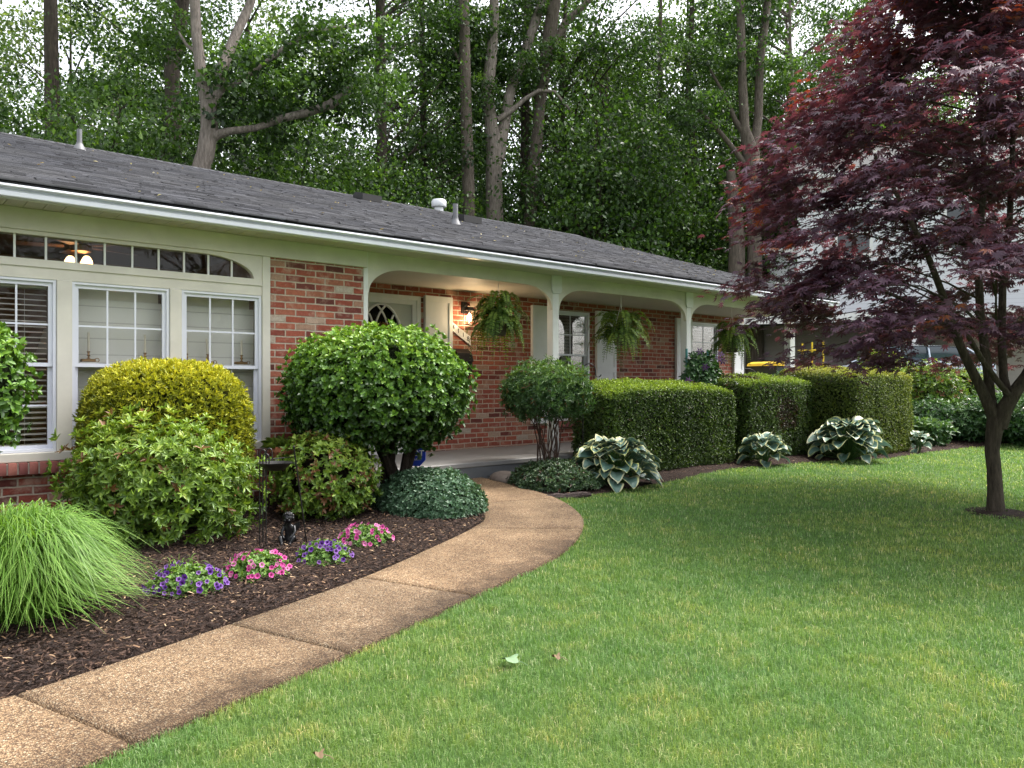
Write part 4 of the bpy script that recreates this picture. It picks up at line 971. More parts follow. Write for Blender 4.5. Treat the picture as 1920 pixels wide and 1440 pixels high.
def petunia(c, r, h_, nb, mats, lab, seed):
    rr = random.Random(seed); g = gz(*c)+.015; t = thing('petunia', (c[0], c[1], g), lab, 'petunias', 'petunia clumps along the path')
    n = 420; u = rnd(n); u[:,2] = np.abs(u[:,2]); rad = (RG.random(n)**.4)
    P = np.array((c[0],c[1],g))+u*np.array((r,r,h_))*rad[:,None]*[1,1,1]; A = u+[0,0,.6]
    P2, D, N2, ix = rosettes(P, A, 5, 1.0); leafobj('foliage', P2, D, N2, RG.uniform(.02,.038,len(P2)), .014, T6, np.clip(.45+.25*RG.normal(size=len(P2)),0,1), M['petleaf'], t)
    V, F, E = blossom_mesh(); protos = {}
    for i in range(nb):
        a = rr.uniform(0, 2*PI); q = rr.random()**.5; q = .25+.85*q
        mt = mats[0] if rr.random() < .62 or len(mats) == 1 else mats[1]
        z = h_*math.sqrt(max(0.03, 1-min(1, q)**2))*rr.uniform(.9,1.12)+.012
        if mt.name not in protos:
            o = np_obj('blossom', V+np.array(t.location), F, mt, t, {'e': E}, smooth=True); protos[mt.name] = o
        else:
            o = protos[mt.name].copy(); scene.collection.objects.link(o); o.parent = t
        o.location = (r*q*math.cos(a), r*q*math.sin(a), z)
        nv = Vector((math.cos(a)*q, math.sin(a)*q, .55)) + Vector((rr.uniform(-.5,.5)-.35, rr.uniform(-.5,.5)-.45, rr.uniform(-.2,.4))); o.rotation_euler = nv.to_track_quat('Z','Y').to_euler()
        s = rr.uniform(.5,.88); o.scale = (s, s, s)
for px, py, r, nb, mats, lab in ((350,1108,.225,85,(MP,MP2),'purple petunia clump nearest the ornamental grass'),(482,1080,.205,75,(MK,MK2),'pink petunia clump between the two purple ones'),
      (606,1055,.19,55,(MP,MP2),'sparser purple petunia clump in front of the black cherub statue'),(684,1022,.20,70,(MK,MK2),'farthest pink petunia clump, nearest the creeper mound')):
    c = ongr(px, py); petunia(c, r, .13, nb, mats, lab, px)

# ================================================================ GARDEN OBJECTS
# bird bath on rods
c0 = atz(492, 1008, 5.50); g = gz(c0.x, c0.y)
bb = thing('bird_bath', (c0.x, c0.y, g), 'small black metal bird bath bowl held on thin iron rods between the azaleas', 'bird bath')
for px, tz in ((487,.98),(493,.95),(499,.99)):
    a = atz(px, 900, 5.50); m = MB(); sgn = 1
    m.tube([(a.x,a.y,g-.05),(a.x,a.y,tz-.03)]+[(a.x+.76*.022*(1-math.cos(th)), a.y-.65*.022*(1-math.cos(th)), tz-.03+.03*math.sin(th)) for th in np.linspace(.3, PI, 7)]+[(a.x+.76*.044,a.y-.65*.044,tz-.09)], .0045, 6); m.build('rod', M['black'], bb, smooth=True)
bc = atz(516, 868, 5.53); m = MB(); m.lathe((bc.x,bc.y,bc.z-.03), [(0,-.03),(.06,-.02),(.10,.01),(.118,.03),(.122,.034),(.112,.028),(.06,-.002),(0,-.012)], 26); m.build('bowl', M['black'], bb, smooth=True)
m = MB(); a = atz(578, 988, 5.6); b = atz(551, 838, 5.42); m.tube([(a.x,a.y,gz(a.x,a.y)-.05),tuple(b)], .006, 8); m.ball(tuple(b), .009, 8, 6); m.build('rod', M['black'], bb)
m = MB(); m.tube([tuple(atz(499,872,5.50)), tuple(atz(553,868,5.43))], .005, 6); m.tube([tuple(atz(497,862,5.52)), tuple(atz(535,858,5.6)), tuple(atz(553,856,5.45))], .004, 6); m.build('cross_bar', M['black'], bb)
# terracotta pot on a stand
pp = (2.90,6.55); g = gz(*pp)
ps = thing('plant_stand', (pp[0],pp[1],g), 'dark iron stand holding the terracotta pot by the brick pillar', 'stand')
m = MB(); m.lathe((pp[0],pp[1],.695), [(0,0),(.13,0),(.13,.012),(0,.012)], 20); m.build('stand_top', M['black'], ps)
for k in range(3): a = k*2.09; MB().tube([(pp[0]+.12*math.cos(a),pp[1]+.12*math.sin(a),.697),(pp[0]+.15*math.cos(a),pp[1]+.15*math.sin(a),g-.02)], .006, 6).build('leg', M['black'], ps)
tp = thing('flower_pot', (pp[0],pp[1],.708), 'terracotta pot of spindly green leaves beside the window trim', 'plant pot')
m = MB(); m.lathe((pp[0],pp[1],.708), [(0,0),(.085,0),(.115,.14),(.135,.142),(.138,.188),(.125,.19),(.122,.17),(0,.165)], 28); m.build('pot', M['terra'], tp, smooth=True)
n = 130; a = RG.uniform(0,2*PI,n); P = np.stack([pp[0]+.06*np.cos(a), pp[1]+.06*np.sin(a), np.full(n,.87)],1); D = np.stack([np.cos(a)*RG.uniform(.2,1.3,n), np.sin(a)*RG.uniform(.2,1.3,n), RG.uniform(.3,1.1,n)],1)
leafobj('leaves', P, D, np.tile([[0,0,1.]],(n,1))+RG.normal(0,.2,(n,3)), RG.uniform(.08,.17,n), .012, (T6[0]*[1,1,2.2], T6[1]), RG.uniform(.4,1,n), M['fern'], tp)
# cherub statue
c0 = ongr(544, 1022); g = gz(*c0)+.02; vx = Vector((-.65,-.76,0)).normalized(); sx = Vector((.76,-.65,0))
st = thing('cherub_statue', (c0[0],c0[1],g), 'small black cherub statue sitting hunched in the mulch', 'statue')
def W3(a, f, z): q = Vector((c0[0],c0[1],g))+sx*a+vx*f; return (q.x, q.y, g+z)
def skin(name, verts, edges, rad, mat, parent, root=0, sub=2):
    off = rootof(parent).location; me = bpy.data.meshes.new(name); me.from_pydata([tuple(Vector(v)-off) for v in verts], edges, []); me.update()
    o = bpy.data.objects.new(name, me); link(o, parent); me.materials.append(mat)
    sk = o.modifiers.new('skin', 'SKIN'); sk.use_smooth_shade = True
    for i, r in enumerate(rad):
        r = r if hasattr(r, '__len__') else (r, r); me.skin_vertices[0].data[i].radius = r; me.skin_vertices[0].data[i].use_root = (i == root)
    sb_ = o.modifiers.new('sub', 'SUBSURF'); sb_.levels = sub; sb_.render_levels = sub; return o
vs = [W3(0,0,.025),W3(0,.005,.065),W3(0,.02,.115),W3(0,.03,.140),W3(0,.038,.160),
      W3(-.038,.022,.122),W3(-.048,.055,.080),W3(-.018,.092,.045),
      W3(.038,.022,.122),W3(.050,.055,.082),W3(.022,.092,.045),
      W3(-.032,.03,.022),W3(-.052,.082,.060),W3(-.030,.105,.010),W3(-.028,.130,.008),
      W3(.032,.03,.022),W3(.052,.082,.060),W3(.030,.105,.010),W3(.028,.130,.008)]
ed = [(0,1),(1,2),(2,3),(3,4),(2,5),(5,6),(6,7),(2,8),(8,9),(9,10),(0,11),(11,12),(12,13),(13,14),(0,15),(15,16),(16,17),(17,18)]
ra = [.034,.032,.030,.015,.014,.014,.011,.009,.014,.011,.009,.021,.017,.012,.010,.021,.017,.012,.010]
M['statue'] = plain('bronze_black', (.018,.018,.02), .3, metal=.5, var=.4, scale=50)
skin('statue_body', vs, ed, ra, M['statue'], st)
m = MB(); hc = Vector(W3(0,.045,.188)); m.ball(hc, (.036,.036,.041), 18, 14); nz = hc+vx*.036; m.ball(nz, .007, 8, 6)
for s_ in (-1,1): m.ball(hc+sx*.034*s_+Vector((0,0,-.004)), (.007,.007,.010), 8, 6); m.ball(hc+sx*.014*s_+vx*.032+Vector((0,0,-.014)), .010, 8, 6)
m.build('head', M['statue'], st, smooth=True)
m = MB(); rr = random.Random(2)
for k in range(60):
    d = Vector((rr.gauss(0,1), rr.gauss(0,1), rr.gauss(0.6,.8))).normalized()
    if d.dot(vx) > .55 and d.z < .55: continue
    m.ball(hc+Vector((d.x*.035,d.y*.035,d.z*.040)), rr.uniform(.007,.012), 7, 5)
m.build('curls', M['statue'], st, smooth=True)
m = MB()
for s_ in (-1,1):
    pts = [W3(s_*.012,-.028,.120),W3(s_*.055,-.045,.150),W3(s_*.060,-.048,.105),W3(s_*.030,-.040,.070)]; m.add(pts+[(p[0]-vx.x*.008,p[1]-vx.y*.008,p[2]) for p in pts], [(0,1,2,3),(7,6,5,4),(0,4,5,1),(1,5,6,2),(2,6,7,3),(3,7,4,0)])
m.build('wings', M['statue'], st)
# security sign
sp_ = atz(780, 854, 8.0); g = gz(sp_.x, sp_.y)
sg = thing('yard_sign', (sp_.x, sp_.y, g), 'small blue octagonal security sign on a stake behind the shrub trunk', 'sign')
R8 = .108; fwd = Vector((-FX*.95-.1,-FY*.95,0)).normalized(); sd2 = Vector((-fwd.y, fwd.x, 0))*1
def OP(a, z, d): q = sp_+sd2*a+fwd*d; return (q.x, q.y, sp_.z+z)
oc = [(R8*math.cos(PI/8+k*PI/4), R8*1.1*math.sin(PI/8+k*PI/4)) for k in range(8)]
m = MB(); m.add([OP(a,z,.006) for a,z in oc]+[OP(a,z,-.006) for a,z in oc], [tuple(range(8)), tuple(range(15,7,-1))]+[(k,k+8,(k+1)%8+8,(k+1)%8) for k in range(8)]); m.build('sign_plate', plain('sign_blue', (.012,.035,.30), .35, var=.03), sg)
m = MB(); m.tube([(sp_.x-fwd.x*.012,sp_.y-fwd.y*.012,g-.05),(sp_.x-fwd.x*.012,sp_.y-fwd.y*.012,sp_.z+.05)], .006, 6); m.build('stake', M['brass'], sg)
ry = math.atan2(sd2.y, sd2.x)
text('sign_letters', 'ADT', OP(0,.022,.0075), .085, M['white'], sg, rot=(PI/2,0,ry), extr=.001); text('sign_small_letters', 'SECURITY', OP(0,-.042,.0075), .026, M['white'], sg, rot=(PI/2,0,ry), extr=.001)
# shepherd hook
h0 = atz(1093, 860, 9.25); g = gz(h0.x, h0.y)
hk = thing('shepherd_hook', (h0.x, h0.y, g), 'black iron plant hook standing between the nandina and the first hedge', 'plant hook')
m = MB(); top = 1.62; cr_ = .075
pts = [(h0.x,h0.y,g-.05),(h0.x,h0.y,top)]+[(h0.x+.76*cr_*(1-math.cos(t)), h0.y-.65*cr_*(1-math.cos(t)), top+cr_*math.sin(t)) for t in np.linspace(.3, PI, 8)]
e_ = pts[-1]; pts += [(e_[0],e_[1],e_[2]-.05)]+[(e_[0]+.76*.035*(1-math.cos(t)), e_[1]-.65*.035*(1-math.cos(t)), e_[2]-.05-.035*math.sin(t)) for t in np.linspace(.4, PI*.95, 7)]
m.tube(pts, .0065, 8); m.build('hook_rod', M['black'], hk, smooth=True)
# clematis on teal trellis
cx, cyy = 9.62, 7.06; g = .55; g = gz(cx, 6.99)
tlx = thing('garden_trellis', (cx, cyy, ZS), 'teal wooden ladder trellis rising out of the clematis by the third porch post', 'trellis')
M['teal'] = plain('teal_paint', (.04,.20,.20), .5)
for xx in (9.45, 9.98): MB().bbox(xx-.016, xx+.016, cyy-.012, cyy+.012, ZS, 1.98, .003).build('upright', M['teal'], tlx)
for zz in (1.0,1.35,1.72): MB().box(9.40, 10.03, cyy-.024, cyy-.0125, zz-.015, zz+.015).build('rung', M['teal'], tlx)
cl = thing('clematis', (cx, cyy, ZS), 'dark leafy clematis with purple flowers climbing by the third porch post', 'climber')
n = 1500; u = rnd(n); P = np.array((9.72,6.98,1.45))+u*np.array((.42,.16,.48))*(RG.random(n)**.4)[:,None]*(1+.2*fbm(u*2,2,4))[:,None]; P2, D, N2, ix = rosettes(P, u+[0,-.3,.3], 3, .9)
leafobj('foliage', P2, D, N2, RG.uniform(.05,.09,len(P2)), .042, T6, np.clip(.45+.2*RG.normal(size=len(P2)),0,1), M['clem'], cl)
MCL = petmat('clematis_petals', (.06,.02,.07), (.045,.01,.075), (.075,.02,.12)); pr = None; rr = random.Random(5)
for x, z in ((9.42,1.93),(9.95,1.90),(9.90,1.83),(10.0,1.80),(9.15,1.50),(9.22,1.42),(9.30,1.36),(9.18,1.34),(9.98,1.42),(9.55,1.70)):
    if pr is None:
        V=[(0,0,0)]; F=[]; E=[0]
        for k in range(6):
            a = k*PI/3; b = len(V); V += [(.035*math.cos(a-.35),.035*math.sin(a-.35),.006),(.075*math.cos(a),.075*math.sin(a),-.004),(.035*math.cos(a+.35),.035*math.sin(a+.35),.006)]; E += [.5,1,.5]; F.append((0,b,b+1,b+2))
        o = pr = np_obj('blossom', np.array(V)+np.array(cl.location), [np.array(F)], MCL, cl, {'e': E})
    else: o = pr.copy(); scene.collection.objects.link(o); o.parent = cl
    o.location = Vector((x, 6.80, z))-cl.location; o.rotation_euler = Vector((-.7+rr.uniform(-.4,.4),-.8,rr.uniform(-.1,.6))).to_track_quat('Z','Y').to_euler()
# weathered log edging and stone
m = MB(); a = Vector((5.34,5.74,.30)); b = Vector((5.78,5.52,.30)); rr = random.Random(4)
m.tube([a.lerp(b, k/8)+Vector((0,0,rr.uniform(-.012,.012))) for k in range(9)], [.02,.038,.042,.035,.043,.04,.034,.03,.016], 9)
lg = m.build('log', barkmat('old_log', (.03,.022,.02), (.17,.13,.12), (5,20,20)), loc=(5.5,5.6,.28)); tag(lg, 'short weathered log lying at the lawn corner beside the path', 'log')
m = MB(); m.ball((5.62,6.72,.36), (.16,.22,.10), 12, 8); sn = m.build('stone', plain('garden_stone', (.16,.13,.11), .9, var=.3, scale=14, bump=.4), loc=(5.62,6.72,.3), smooth=True); tag(sn, 'brown edging stone where the path meets the grey porch step', 'stone')
# leaves on the lawn
M['paleleaf'] = plain('pale_leaf', (.13,.21,.105), .6, var=.08); M['tanleaf'] = plain('tan_leaf', (.15,.095,.05), .7, var=.1)
for (px, py, s, mt, lab) in ((957,1253,.040,'paleleaf','pale green fallen leaf lying on the lawn'),(1043,1248,.020,'tanleaf','small tan fallen leaf right of the pale green leaf'),(598,1437,.018,'tanleaf','small reddish brown leaf on the grass at the bottom edge')):
    x, y = ongr(px, py); z = gz(x,y)+.045; pts = []
    for k in range(20):
        a = 2*PI*k/20; r = s*(1+.22*math.cos(5*a)); pts.append((x+r*math.cos(a), y+r*math.sin(a)*.9, z+.012*math.cos(2*a)))
    m = MB(); m.add([(x,y,z+.004)]+pts, [(0,1+k,1+(k+1)%20) for k in range(20)]); m.tube([(x,y,z),(x+.03,y-s*1.2,z-.01),(x+.04,y-s*1.9,z-.02)], .0015, 4)
    o = m.build('fallen_leaf', M[mt], loc=(x,y,z), smooth=True); tag(o, lab, 'leaf')

# ================================================================ RED MAPLE
def maple():
    B0 = ongr(1868, 962); bx, by = B0; g = gz(bx, by); D0 = bx*FX+by*FY
    t = thing('red_maple', (bx, by, g), 'red leaved japanese maple with forked trunk standing on the lawn at right', 'tree')
    m = MB(); mp = lambda px, py, dz=0: tuple(atz(px, py, D0+dz))
    def st_(pts, r): m.tube([mp(*p) for p in pts], [x*.00535 for x in r], 10)
    st_([(1866,975),(1867,955),(1866,920),(1864,880),(1860,845),(1863,815),(1869,785)], [22,16.5,14,13,13,14.5,17])
    st_([(1870,800),(1856,765),(1838,725),(1815,680),(1797,640),(1778,580,-.1),(1740,480,-.3),(1690,380,-.5),(1640,290,-.6)], [13,11,9.5,8.5,8,7,5.5,4,2.5])
    st_([(1866,800),(1856,745,.05),(1853,700,.1),(1846,650,.1),(1838,590,.2),(1834,480,.3),(1846,330,.3),(1838,180,.4),(1800,60,.5)], [12,10,9,8.5,8,7,5.5,4,2.5])
    st_([(1872,800),(1884,765,-.05),(1903,735,-.1),(1925,705,-.1),(1960,640,-.2),(2010,520,-.3),(2080,380,-.3)], [16,14.5,12.5,11,9,7,4])
    st_([(1893,750,-.05),(1882,710,.1),(1878,640,.2),(1880,540,.35),(1893,420,.5),(1900,250,.7),(1930,60,.9)], [9,8,7.5,7,6,5,3])
    st_([(1895,745,-.1),(1868,712,-.15),(1840,672,-.2),(1812,625,-.3),(1770,590,-.5),(1690,560,-.8),(1600,520,-1.0)], [6,5.5,5,4.5,4,3,2])
    rr = np.random.default_rng(5)
    hs_ = np.array([1.5,1.8,2.2,3,3.9,4.4,5.0,5.6,6.3]); Rs = np.array([2.2,2.45,2.5,2.42,2.4,2.1,1.65,1.1,.4])
    cen = []
    while len(cen) < 475:
        h_ = rr.uniform(1.66, 6.2); Rm = np.interp(h_, hs_, Rs); q = rr.random()**.42; a = rr.uniform(0, 2*PI)
        if h_ < 2.1 and q < .55: continue
        x, y = bx+Rm*q*math.cos(a), by+Rm*q*math.sin(a); cen.append((x, y, h_, a, q))
    P=[];D=[];N=[];v=[];L=[]
    for k, (x, y, h_, a, q) in enumerate(cen):
        n = int(105*rr.uniform(.6,1.3)); ra, rb = rr.uniform(.30,.52), rr.uniform(.20,.34); d = np.array((math.cos(a), math.sin(a), 0)); s = np.array((-d[1], d[0], 0))
        u, w_ = rr.normal(0,.45,n)*ra, rr.normal(0,.5,n)*rb
        p = np.array((x,y,h_))+u[:,None]*d+w_[:,None]*s; p[:,2] += rr.normal(0,.045,n)-.35*np.maximum(u,-.1)*q-.5*w_**2
        P.append(p); dd = d*1.0+rr.normal(0,.75,(n,3))*[1,1,.35]+[0,0,-.38]; D.append(dd); N.append(rr.normal(0,.32,(n,3))+[0,0,1]+d*.25)
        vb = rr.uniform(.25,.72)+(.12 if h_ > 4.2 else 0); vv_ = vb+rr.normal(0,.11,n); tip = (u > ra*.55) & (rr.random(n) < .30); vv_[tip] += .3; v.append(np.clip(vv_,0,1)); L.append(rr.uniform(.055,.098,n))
        # twig to the nearest stem height
        if k % 5 == 0:
            f = .25*q; hb = max(2.0, h_-.5*q); m.tube([(bx+(x-bx)*f*.5, by+(y-by)*f*.5, hb), (bx+(x-bx)*.32, by+(y-by)*.32, hb+.18), (bx+(x-bx)*.68, by+(y-by)*.68, max(h_+.02, hb-.05)), (x, y, h_-.03), (x+d[0]*ra*.7, y+d[1]*ra*.7, h_-.10)], [.012,.010,.007,.004,.002], 5, False)
    m.build('trunk', M['bark_maple'], t, smooth=True)
    P, D, N, v, L = map(np.concatenate, (P, D, N, v, L))
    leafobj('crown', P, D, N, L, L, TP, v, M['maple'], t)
    ml = MB(); ml.lathe((bx,by,g-.02), [(.42,.0),(.25,.045),(.10,.05)], 24); o = ml.build('mulch_ring', M['mulch'], t)
maple()
# ================================================================ WOODS BEHIND
def limb(mb, a, b, r0, r1, sag=.0, n=6, rr=random):
    a, b = Vector(a), Vector(b); pts = []
    L = (b-a).length
    for k in range(n):
        s = k/(n-1); p = a.lerp(b, s)+Vector((0,0,1))*sag*L*math.sin(PI*s)
        if 0 < k < n-1: p += Vector((rr.uniform(-1,1),rr.uniform(-1,1),rr.uniform(-1,1)))*L*.03
        pts.append(p)
    mb.tube(pts, [r0+(r1-r0)*k/(n-1) for k in range(n)], 7, False)
def crown_data(seed, rad, z0, z1, ncl, per, leaf, flat=.5, hole=.0, cs=.62):
    rr = np.random.default_rng(seed); C = []
    while len(C) < ncl:
        u = rr.uniform(-1,1,3); h_ = (u[2]+1)/2; R = math.sin(PI*min(1,max(0,h_*.86+.12)))**.6
        q = math.hypot(u[0],u[1])
        if q > R or (q < R*.35 and rr.random() < .6): continue
        p = np.array((u[0]*rad, u[1]*rad, z0+(z1-z0)*h_))
        if fbm(p[None], .55, seed+3)[0] < hole: continue
        C.append(p)
    C = np.array(C); n = ncl*per; ix = np.repeat(np.arange(ncl), per)
    sz = rr.uniform(.6,1.3,ncl)*cs
    P = C[ix]+rr.normal(size=(n,3))*np.array((1,1,flat))*sz[ix,None]
    D = rr.normal(size=(n,3))+[0,0,-.5]; N = rr.normal(size=(n,3))*.7+[0,0,1.]
    v = np.clip(.42+.13*rr.normal(size=ncl)[ix]+.15*rr.normal(size=n), 0, 1); L = leaf*rr.uniform(.6,1.3,n)
    return P, D, N, L, v, C
def proto(name, seed, rad, z0, z1, ncl, per, leaf, trunk_r, mat, bark, cat='tree', **kw):
    t = thing(name, (0,0,0), 'tmp', cat); P, D, N, L, v, C = crown_data(seed, rad, z0, z1, ncl, per, leaf, **kw)
    leafobj('crown', P, D, N, L, L*.62, T4, v, mat, t); mb = MB(); rr = random.Random(seed)
    x = y = 0; pts = []; hs = np.linspace(-.3, z1*.92, 9)
    for h_ in hs: pts.append((x, y, h_)); x += rr.uniform(-.16,.16); y += rr.uniform(-.16,.16)
    mb.tube(pts, [trunk_r*(1.25 if k == 0 else 1)*(1-.85*k/8) for k in range(9)], 10)
    for i in range(0, len(C), max(1, len(C)//34)):
        c = C[i]; hb = max(z0*.75, c[2]-math.hypot(c[0],c[1])*.75); k = np.interp(hb, hs, range(9)); p = Vector(pts[int(k)]); p.z = hb
        limb(mb, p, c, trunk_r*.30*(1-.6*hb/z1)+.02, .015, .06, 6, rr)
    mb.build('trunk', bark, t); return t
def copy_tree(o, parent=None):
    c = o.copy(); scene.collection.objects.link(c); c.parent = parent
    for ch in o.children: copy_tree(ch, c)
    return c
PROT = {
 'tall': proto('woodland_tree', 1, 4.2, 5.0, 22, 150, 160, .165, .24, M['oak'], M['bark_dark'], hole=.08, flat=.36, cs=.66),
 'tall2': proto('woodland_tree', 2, 3.8, 3.0, 20, 150, 160, .155, .20, M['oak'], M['bark_mid'], hole=.1, flat=.36, cs=.64),
 'bushy': proto('understory_tree', 3, 3.0, .6, 8.5, 260, 110, .13, .10, M['oak'], M['bark_dark'], hole=-.6, cs=.5),
 'bushy2': proto('understory_tree', 4, 2.6, .3, 6.5, 220, 120, .12, .09, M['oak'], M['bark_mid'], hole=-.6, cs=.5),
 'far': proto('distant_tree', 5, 5.0, 2.0, 24, 200, 110, .24, .22, M['far'], M['bark_dark'], hole=-.2, cs=.9)}
used = set()
def place(kind, x, y, s=1., rz=0, lab='', grp=None):
    o = PROT[kind] if kind not in used else copy_tree(PROT[kind]); used.add(kind)
    o.location = (x, y, gz(x, y)-.1); o.rotation_euler = (0,0,rz); o.scale = (s,s,s*random.uniform(.92,1.08)); o['label'] = lab
    if grp: o['group'] = grp
    return o
# far rows, laid out by bearing and distance behind the house
rr = random.Random(21)
def row(kinds, px0, px1, step, dp, dj, smin, smax, lab, grp):
    px = px0; i = 0
    while px < px1:
        d = dp(px)+rr.uniform(-dj, dj); p = atz(px+rr.uniform(-.3,.3)*step, 700, d)
        place(kinds[i % len(kinds)], p.x, p.y, rr.uniform(smin, smax), rr.uniform(0,6), lab, grp); px += step; i += 1
row(['far'], -150, 2150, 250, lambda p: 52, 5, .9, 1.2, 'pale far tree at the back of the woods behind the house', 'far trees at the back of the woods')
row(['tall','tall2'], -100, 2100, 280, lambda p: 37+p*.004, 3, .9, 1.15, 'tall dark leafy tree in the middle of the woods behind the house', 'tall trees in the middle of the woods')
row(['tall2','tall'], -60, 1500, 360, lambda p: 28+p*.003, 2, .85, 1.05, 'tall dark leafy tree just behind the front trunks of the woods', 'tall trees behind the front trunks')
for px, dp, kd, s_ in ((1130,33,'tall2',.9),(1290,36,'tall',.95),(1480,36,'tall2',1.0),(1640,39,'tall',1.0)):
    p = atz(px, 700, dp); place(kd, p.x, p.y, s_, px, 'tall leafy tree filling the woods above the right end of the roof', 'tall trees above the right end of the roof')
for i in range(9):
    place('tall2' if i % 2 else 'tall', -22+i*9.5+rr.uniform(-2,2), -27+rr.uniform(-3,3), rr.uniform(.7,.9), rr.uniform(0,6), 'tree across the street, mirrored in the window glass', 'trees across the street')
# understory: (px, depth)
for k, (px, dp, kind, s) in enumerate(((150,22,'bushy2',1.25),(400,23,'bushy',1.2),(15,20,'bushy2',1.2),(640,27,'bushy',1.3),(60,19,'bushy',.95),(230,20,'bushy',1.0),(470,23,'bushy2',1.0),(560,24,'bushy',1.1),(690,25,'bushy',1.05),(790,27,'bushy2',1.25),(1010,31,'bushy2',.9),(1110,29,'bushy',1.3),(1200,31,'bushy',1.35),(1330,34,'bushy2',1.3),(1440,30,'bushy',1.0),(1380,38,'bushy',1.3),(1560,33,'bushy',1.4),(1700,36,'bushy',1.4),(1850,34,'bushy2',1.6),(900,31,'bushy2',.85),(340,24,'bushy2',.9))):
    p = atz(px, 700, dp); place(kind, p.x, p.y, s, rr.uniform(0,6), 'bushy green understory tree growing low behind the roof ridge', 'understory trees behind the roof')
SPR = None
def spray(parent):
    global SPR
    if SPR is None:
        P, D, N, L, v, C = crown_data(77, 1.5, -1.1, 1.1, 34, 70, .155, flat=.4, hole=-.3, cs=.30)
        SPR = leafobj('crown', P+np.array(parent.location), D, N, L, L*.62, T4, v, M['oak'], parent); return SPR
    c = SPR.copy(); scene.collection.objects.link(c); c.parent = parent; return c
# front trees with their own trunks
def hero(name, lab, D0, base, chains, mat, crown=None, grp=None):
    b = atz(base, 720, D0); g = gz(b.x, b.y); t = thing(name, (b.x, b.y, g), lab, 'tree', grp); m = MB()
    for ch in chains:
        pts = [tuple(atz(p[0], p[1], D0+(p[3] if len(p) > 3 else 0))) for p in ch]; rad = [p[2]*D0/1440 for p in ch]
        if ch is chains[0]: pts = [(pts[0][0], pts[0][1], g-.2)]+pts; rad = [rad[0]*1.3]+rad
        m.tube(pts, rad, 12)
    m.build('trunk', mat, t, smooth=True)
    if crown:
        for j, (px, py, dd, kind, s) in enumerate(crown):
            if kind == 'spray':
                c = spray(t); p = atz(px, py, D0+dd); c.location = p-t.location; c.scale = (s,s,s*random.uniform(.8,1.1)); c.rotation_euler = (random.uniform(-.3,.3),random.uniform(-.3,.3),random.uniform(0,6)); continue
            src = [c for c in PROT[kind].children if c.name.startswith('crown')][0]; c = src.copy(); scene.collection.objects.link(c); c.parent = t; c.name = 'crown'
            p = atz(px, py, D0+dd); p.z -= (4.4*s if kind == 'bushy' else (3.4*s if kind == 'bushy2' else 0)); c.location = Vector((p.x, p.y, p.z))-t.location; c.scale = (s,s,s); c.rotation_euler = (0,0,random.uniform(0,6))
    return t
hero('oak_tree', 'pale barked leaning oak with a long low broken limb above the roof', 18.5, 372,
  [[(372,330,17),(385,290,16.5),(393,240,16),(390,195,14),(377,140,10.5),(368,60,9.5),(362,-60,9)],
   [(390,205,13),(408,170,11),(420,120,10,.3),(440,70,9,.6),(468,10,8,.9),(490,-60,7,1)],
   [(392,262,11),(408,252,9),(430,246,7),(480,240,6,.2),(530,222,7,.5),(580,210,8,.6),(620,196,9,.7),(650,172,10,.8),(662,166,5,.8)],
   [(414,172,4,.1),(455,150,4,.4),(505,112,5,.7),(560,72,6,.9),(600,58,6,1),(650,50,4,1.2),(700,40,2,1.3)],
   [(385,110,4),(350,85,3),(335,60,2)]], M['bark_pale'], [(470,-330,1.8,'bushy',.9),(640,60,.9,'spray',0.91),(560,150,.9,'spray',1.01),(690,160,1,'spray',0.77),(470,190,.9,'spray',0.96),(320,60,1,'spray',0.72)])
hero('poplar_tree', 'pale double trunked tree forking into two stems right of the white roof vent', 28, 927,
  [[(928,430,17),(927,380,16),(926,320,15.5),(928,285,16),(920,230,13),(914,170,12),(921,110,11),(927,40,9),(925,-60,8)],
   [(932,300,14),(944,240,11,.3),(955,180,10,.5),(972,130,10,.7),(990,80,9,.9),(1012,15,9,1.1),(1030,-60,8,1.2)],
   [(932,225,5),(960,207,5,.2),(985,185,4,.3),(1010,170,4,.4),(1040,172,3,.4),(1072,210,2,.4)]], M['bark_pale'], [(930,-480,2,'tall',.9),(962,140,.9,'spray',0.72),(1010,110,.6,'spray',0.82),(900,60,.6,'spray',0.86),(975,10,1,'spray',0.72)])
hero('poplar_tree', 'straight dark grey trunk standing just left of the pale double trunk', 27, 877,
  [[(880,430,12),(878,340,11.5),(875,240,11),(872,140,11),(871,60,10),(868,-60,9)],[(869,130,3),(858,108,3),(848,90,2)]], M['bark_mid'], [(830,-520,3,'tall2',.85),(842,110,.9,'spray',0.77),(850,10,.9,'spray',0.72),(890,180,.6,'spray',0.60)])
hero('poplar_tree', 'dark leaning trunk right of the double trunk, forking near the top', 29, 995,
  [[(990,440,12),(997,380,12),(1000,320,12),(1008,250,11),(1012,200,10),(1020,140,12),(1030,70,13),(1042,-20,12),(1050,-80,11)],[(1036,90,8),(1058,45,7,.3),(1090,15,6,.6),(1120,-15,5,.8)]], M['bark_mid'], [(1060,-560,2,'tall',.85)])
hero('poplar_tree', 'thin dark trunk close behind the pale double trunk', 31, 985,
  [[(982,430,9),(984,300,9),(986,150,8),(990,0,8),(992,-80,7)]], M['bark_dark'])
hero('forest_tree', 'dark trunk rising left of the pale leaning oak', 24, 330,
  [[(326,330,15),(325,200,14),(322,120,14),(335,60,13),(350,-60,12)]], M['bark_dark'], [(300,-420,2,'tall2',.8)])
hero('forest_tree', 'dark trunk near the left edge of the woods', 24, 98,
  [[(98,330,13),(98,180,13),(96,80,12),(94,-60,11)]], M['bark_dark'], [(60,-420,2,'tall2',.8)])
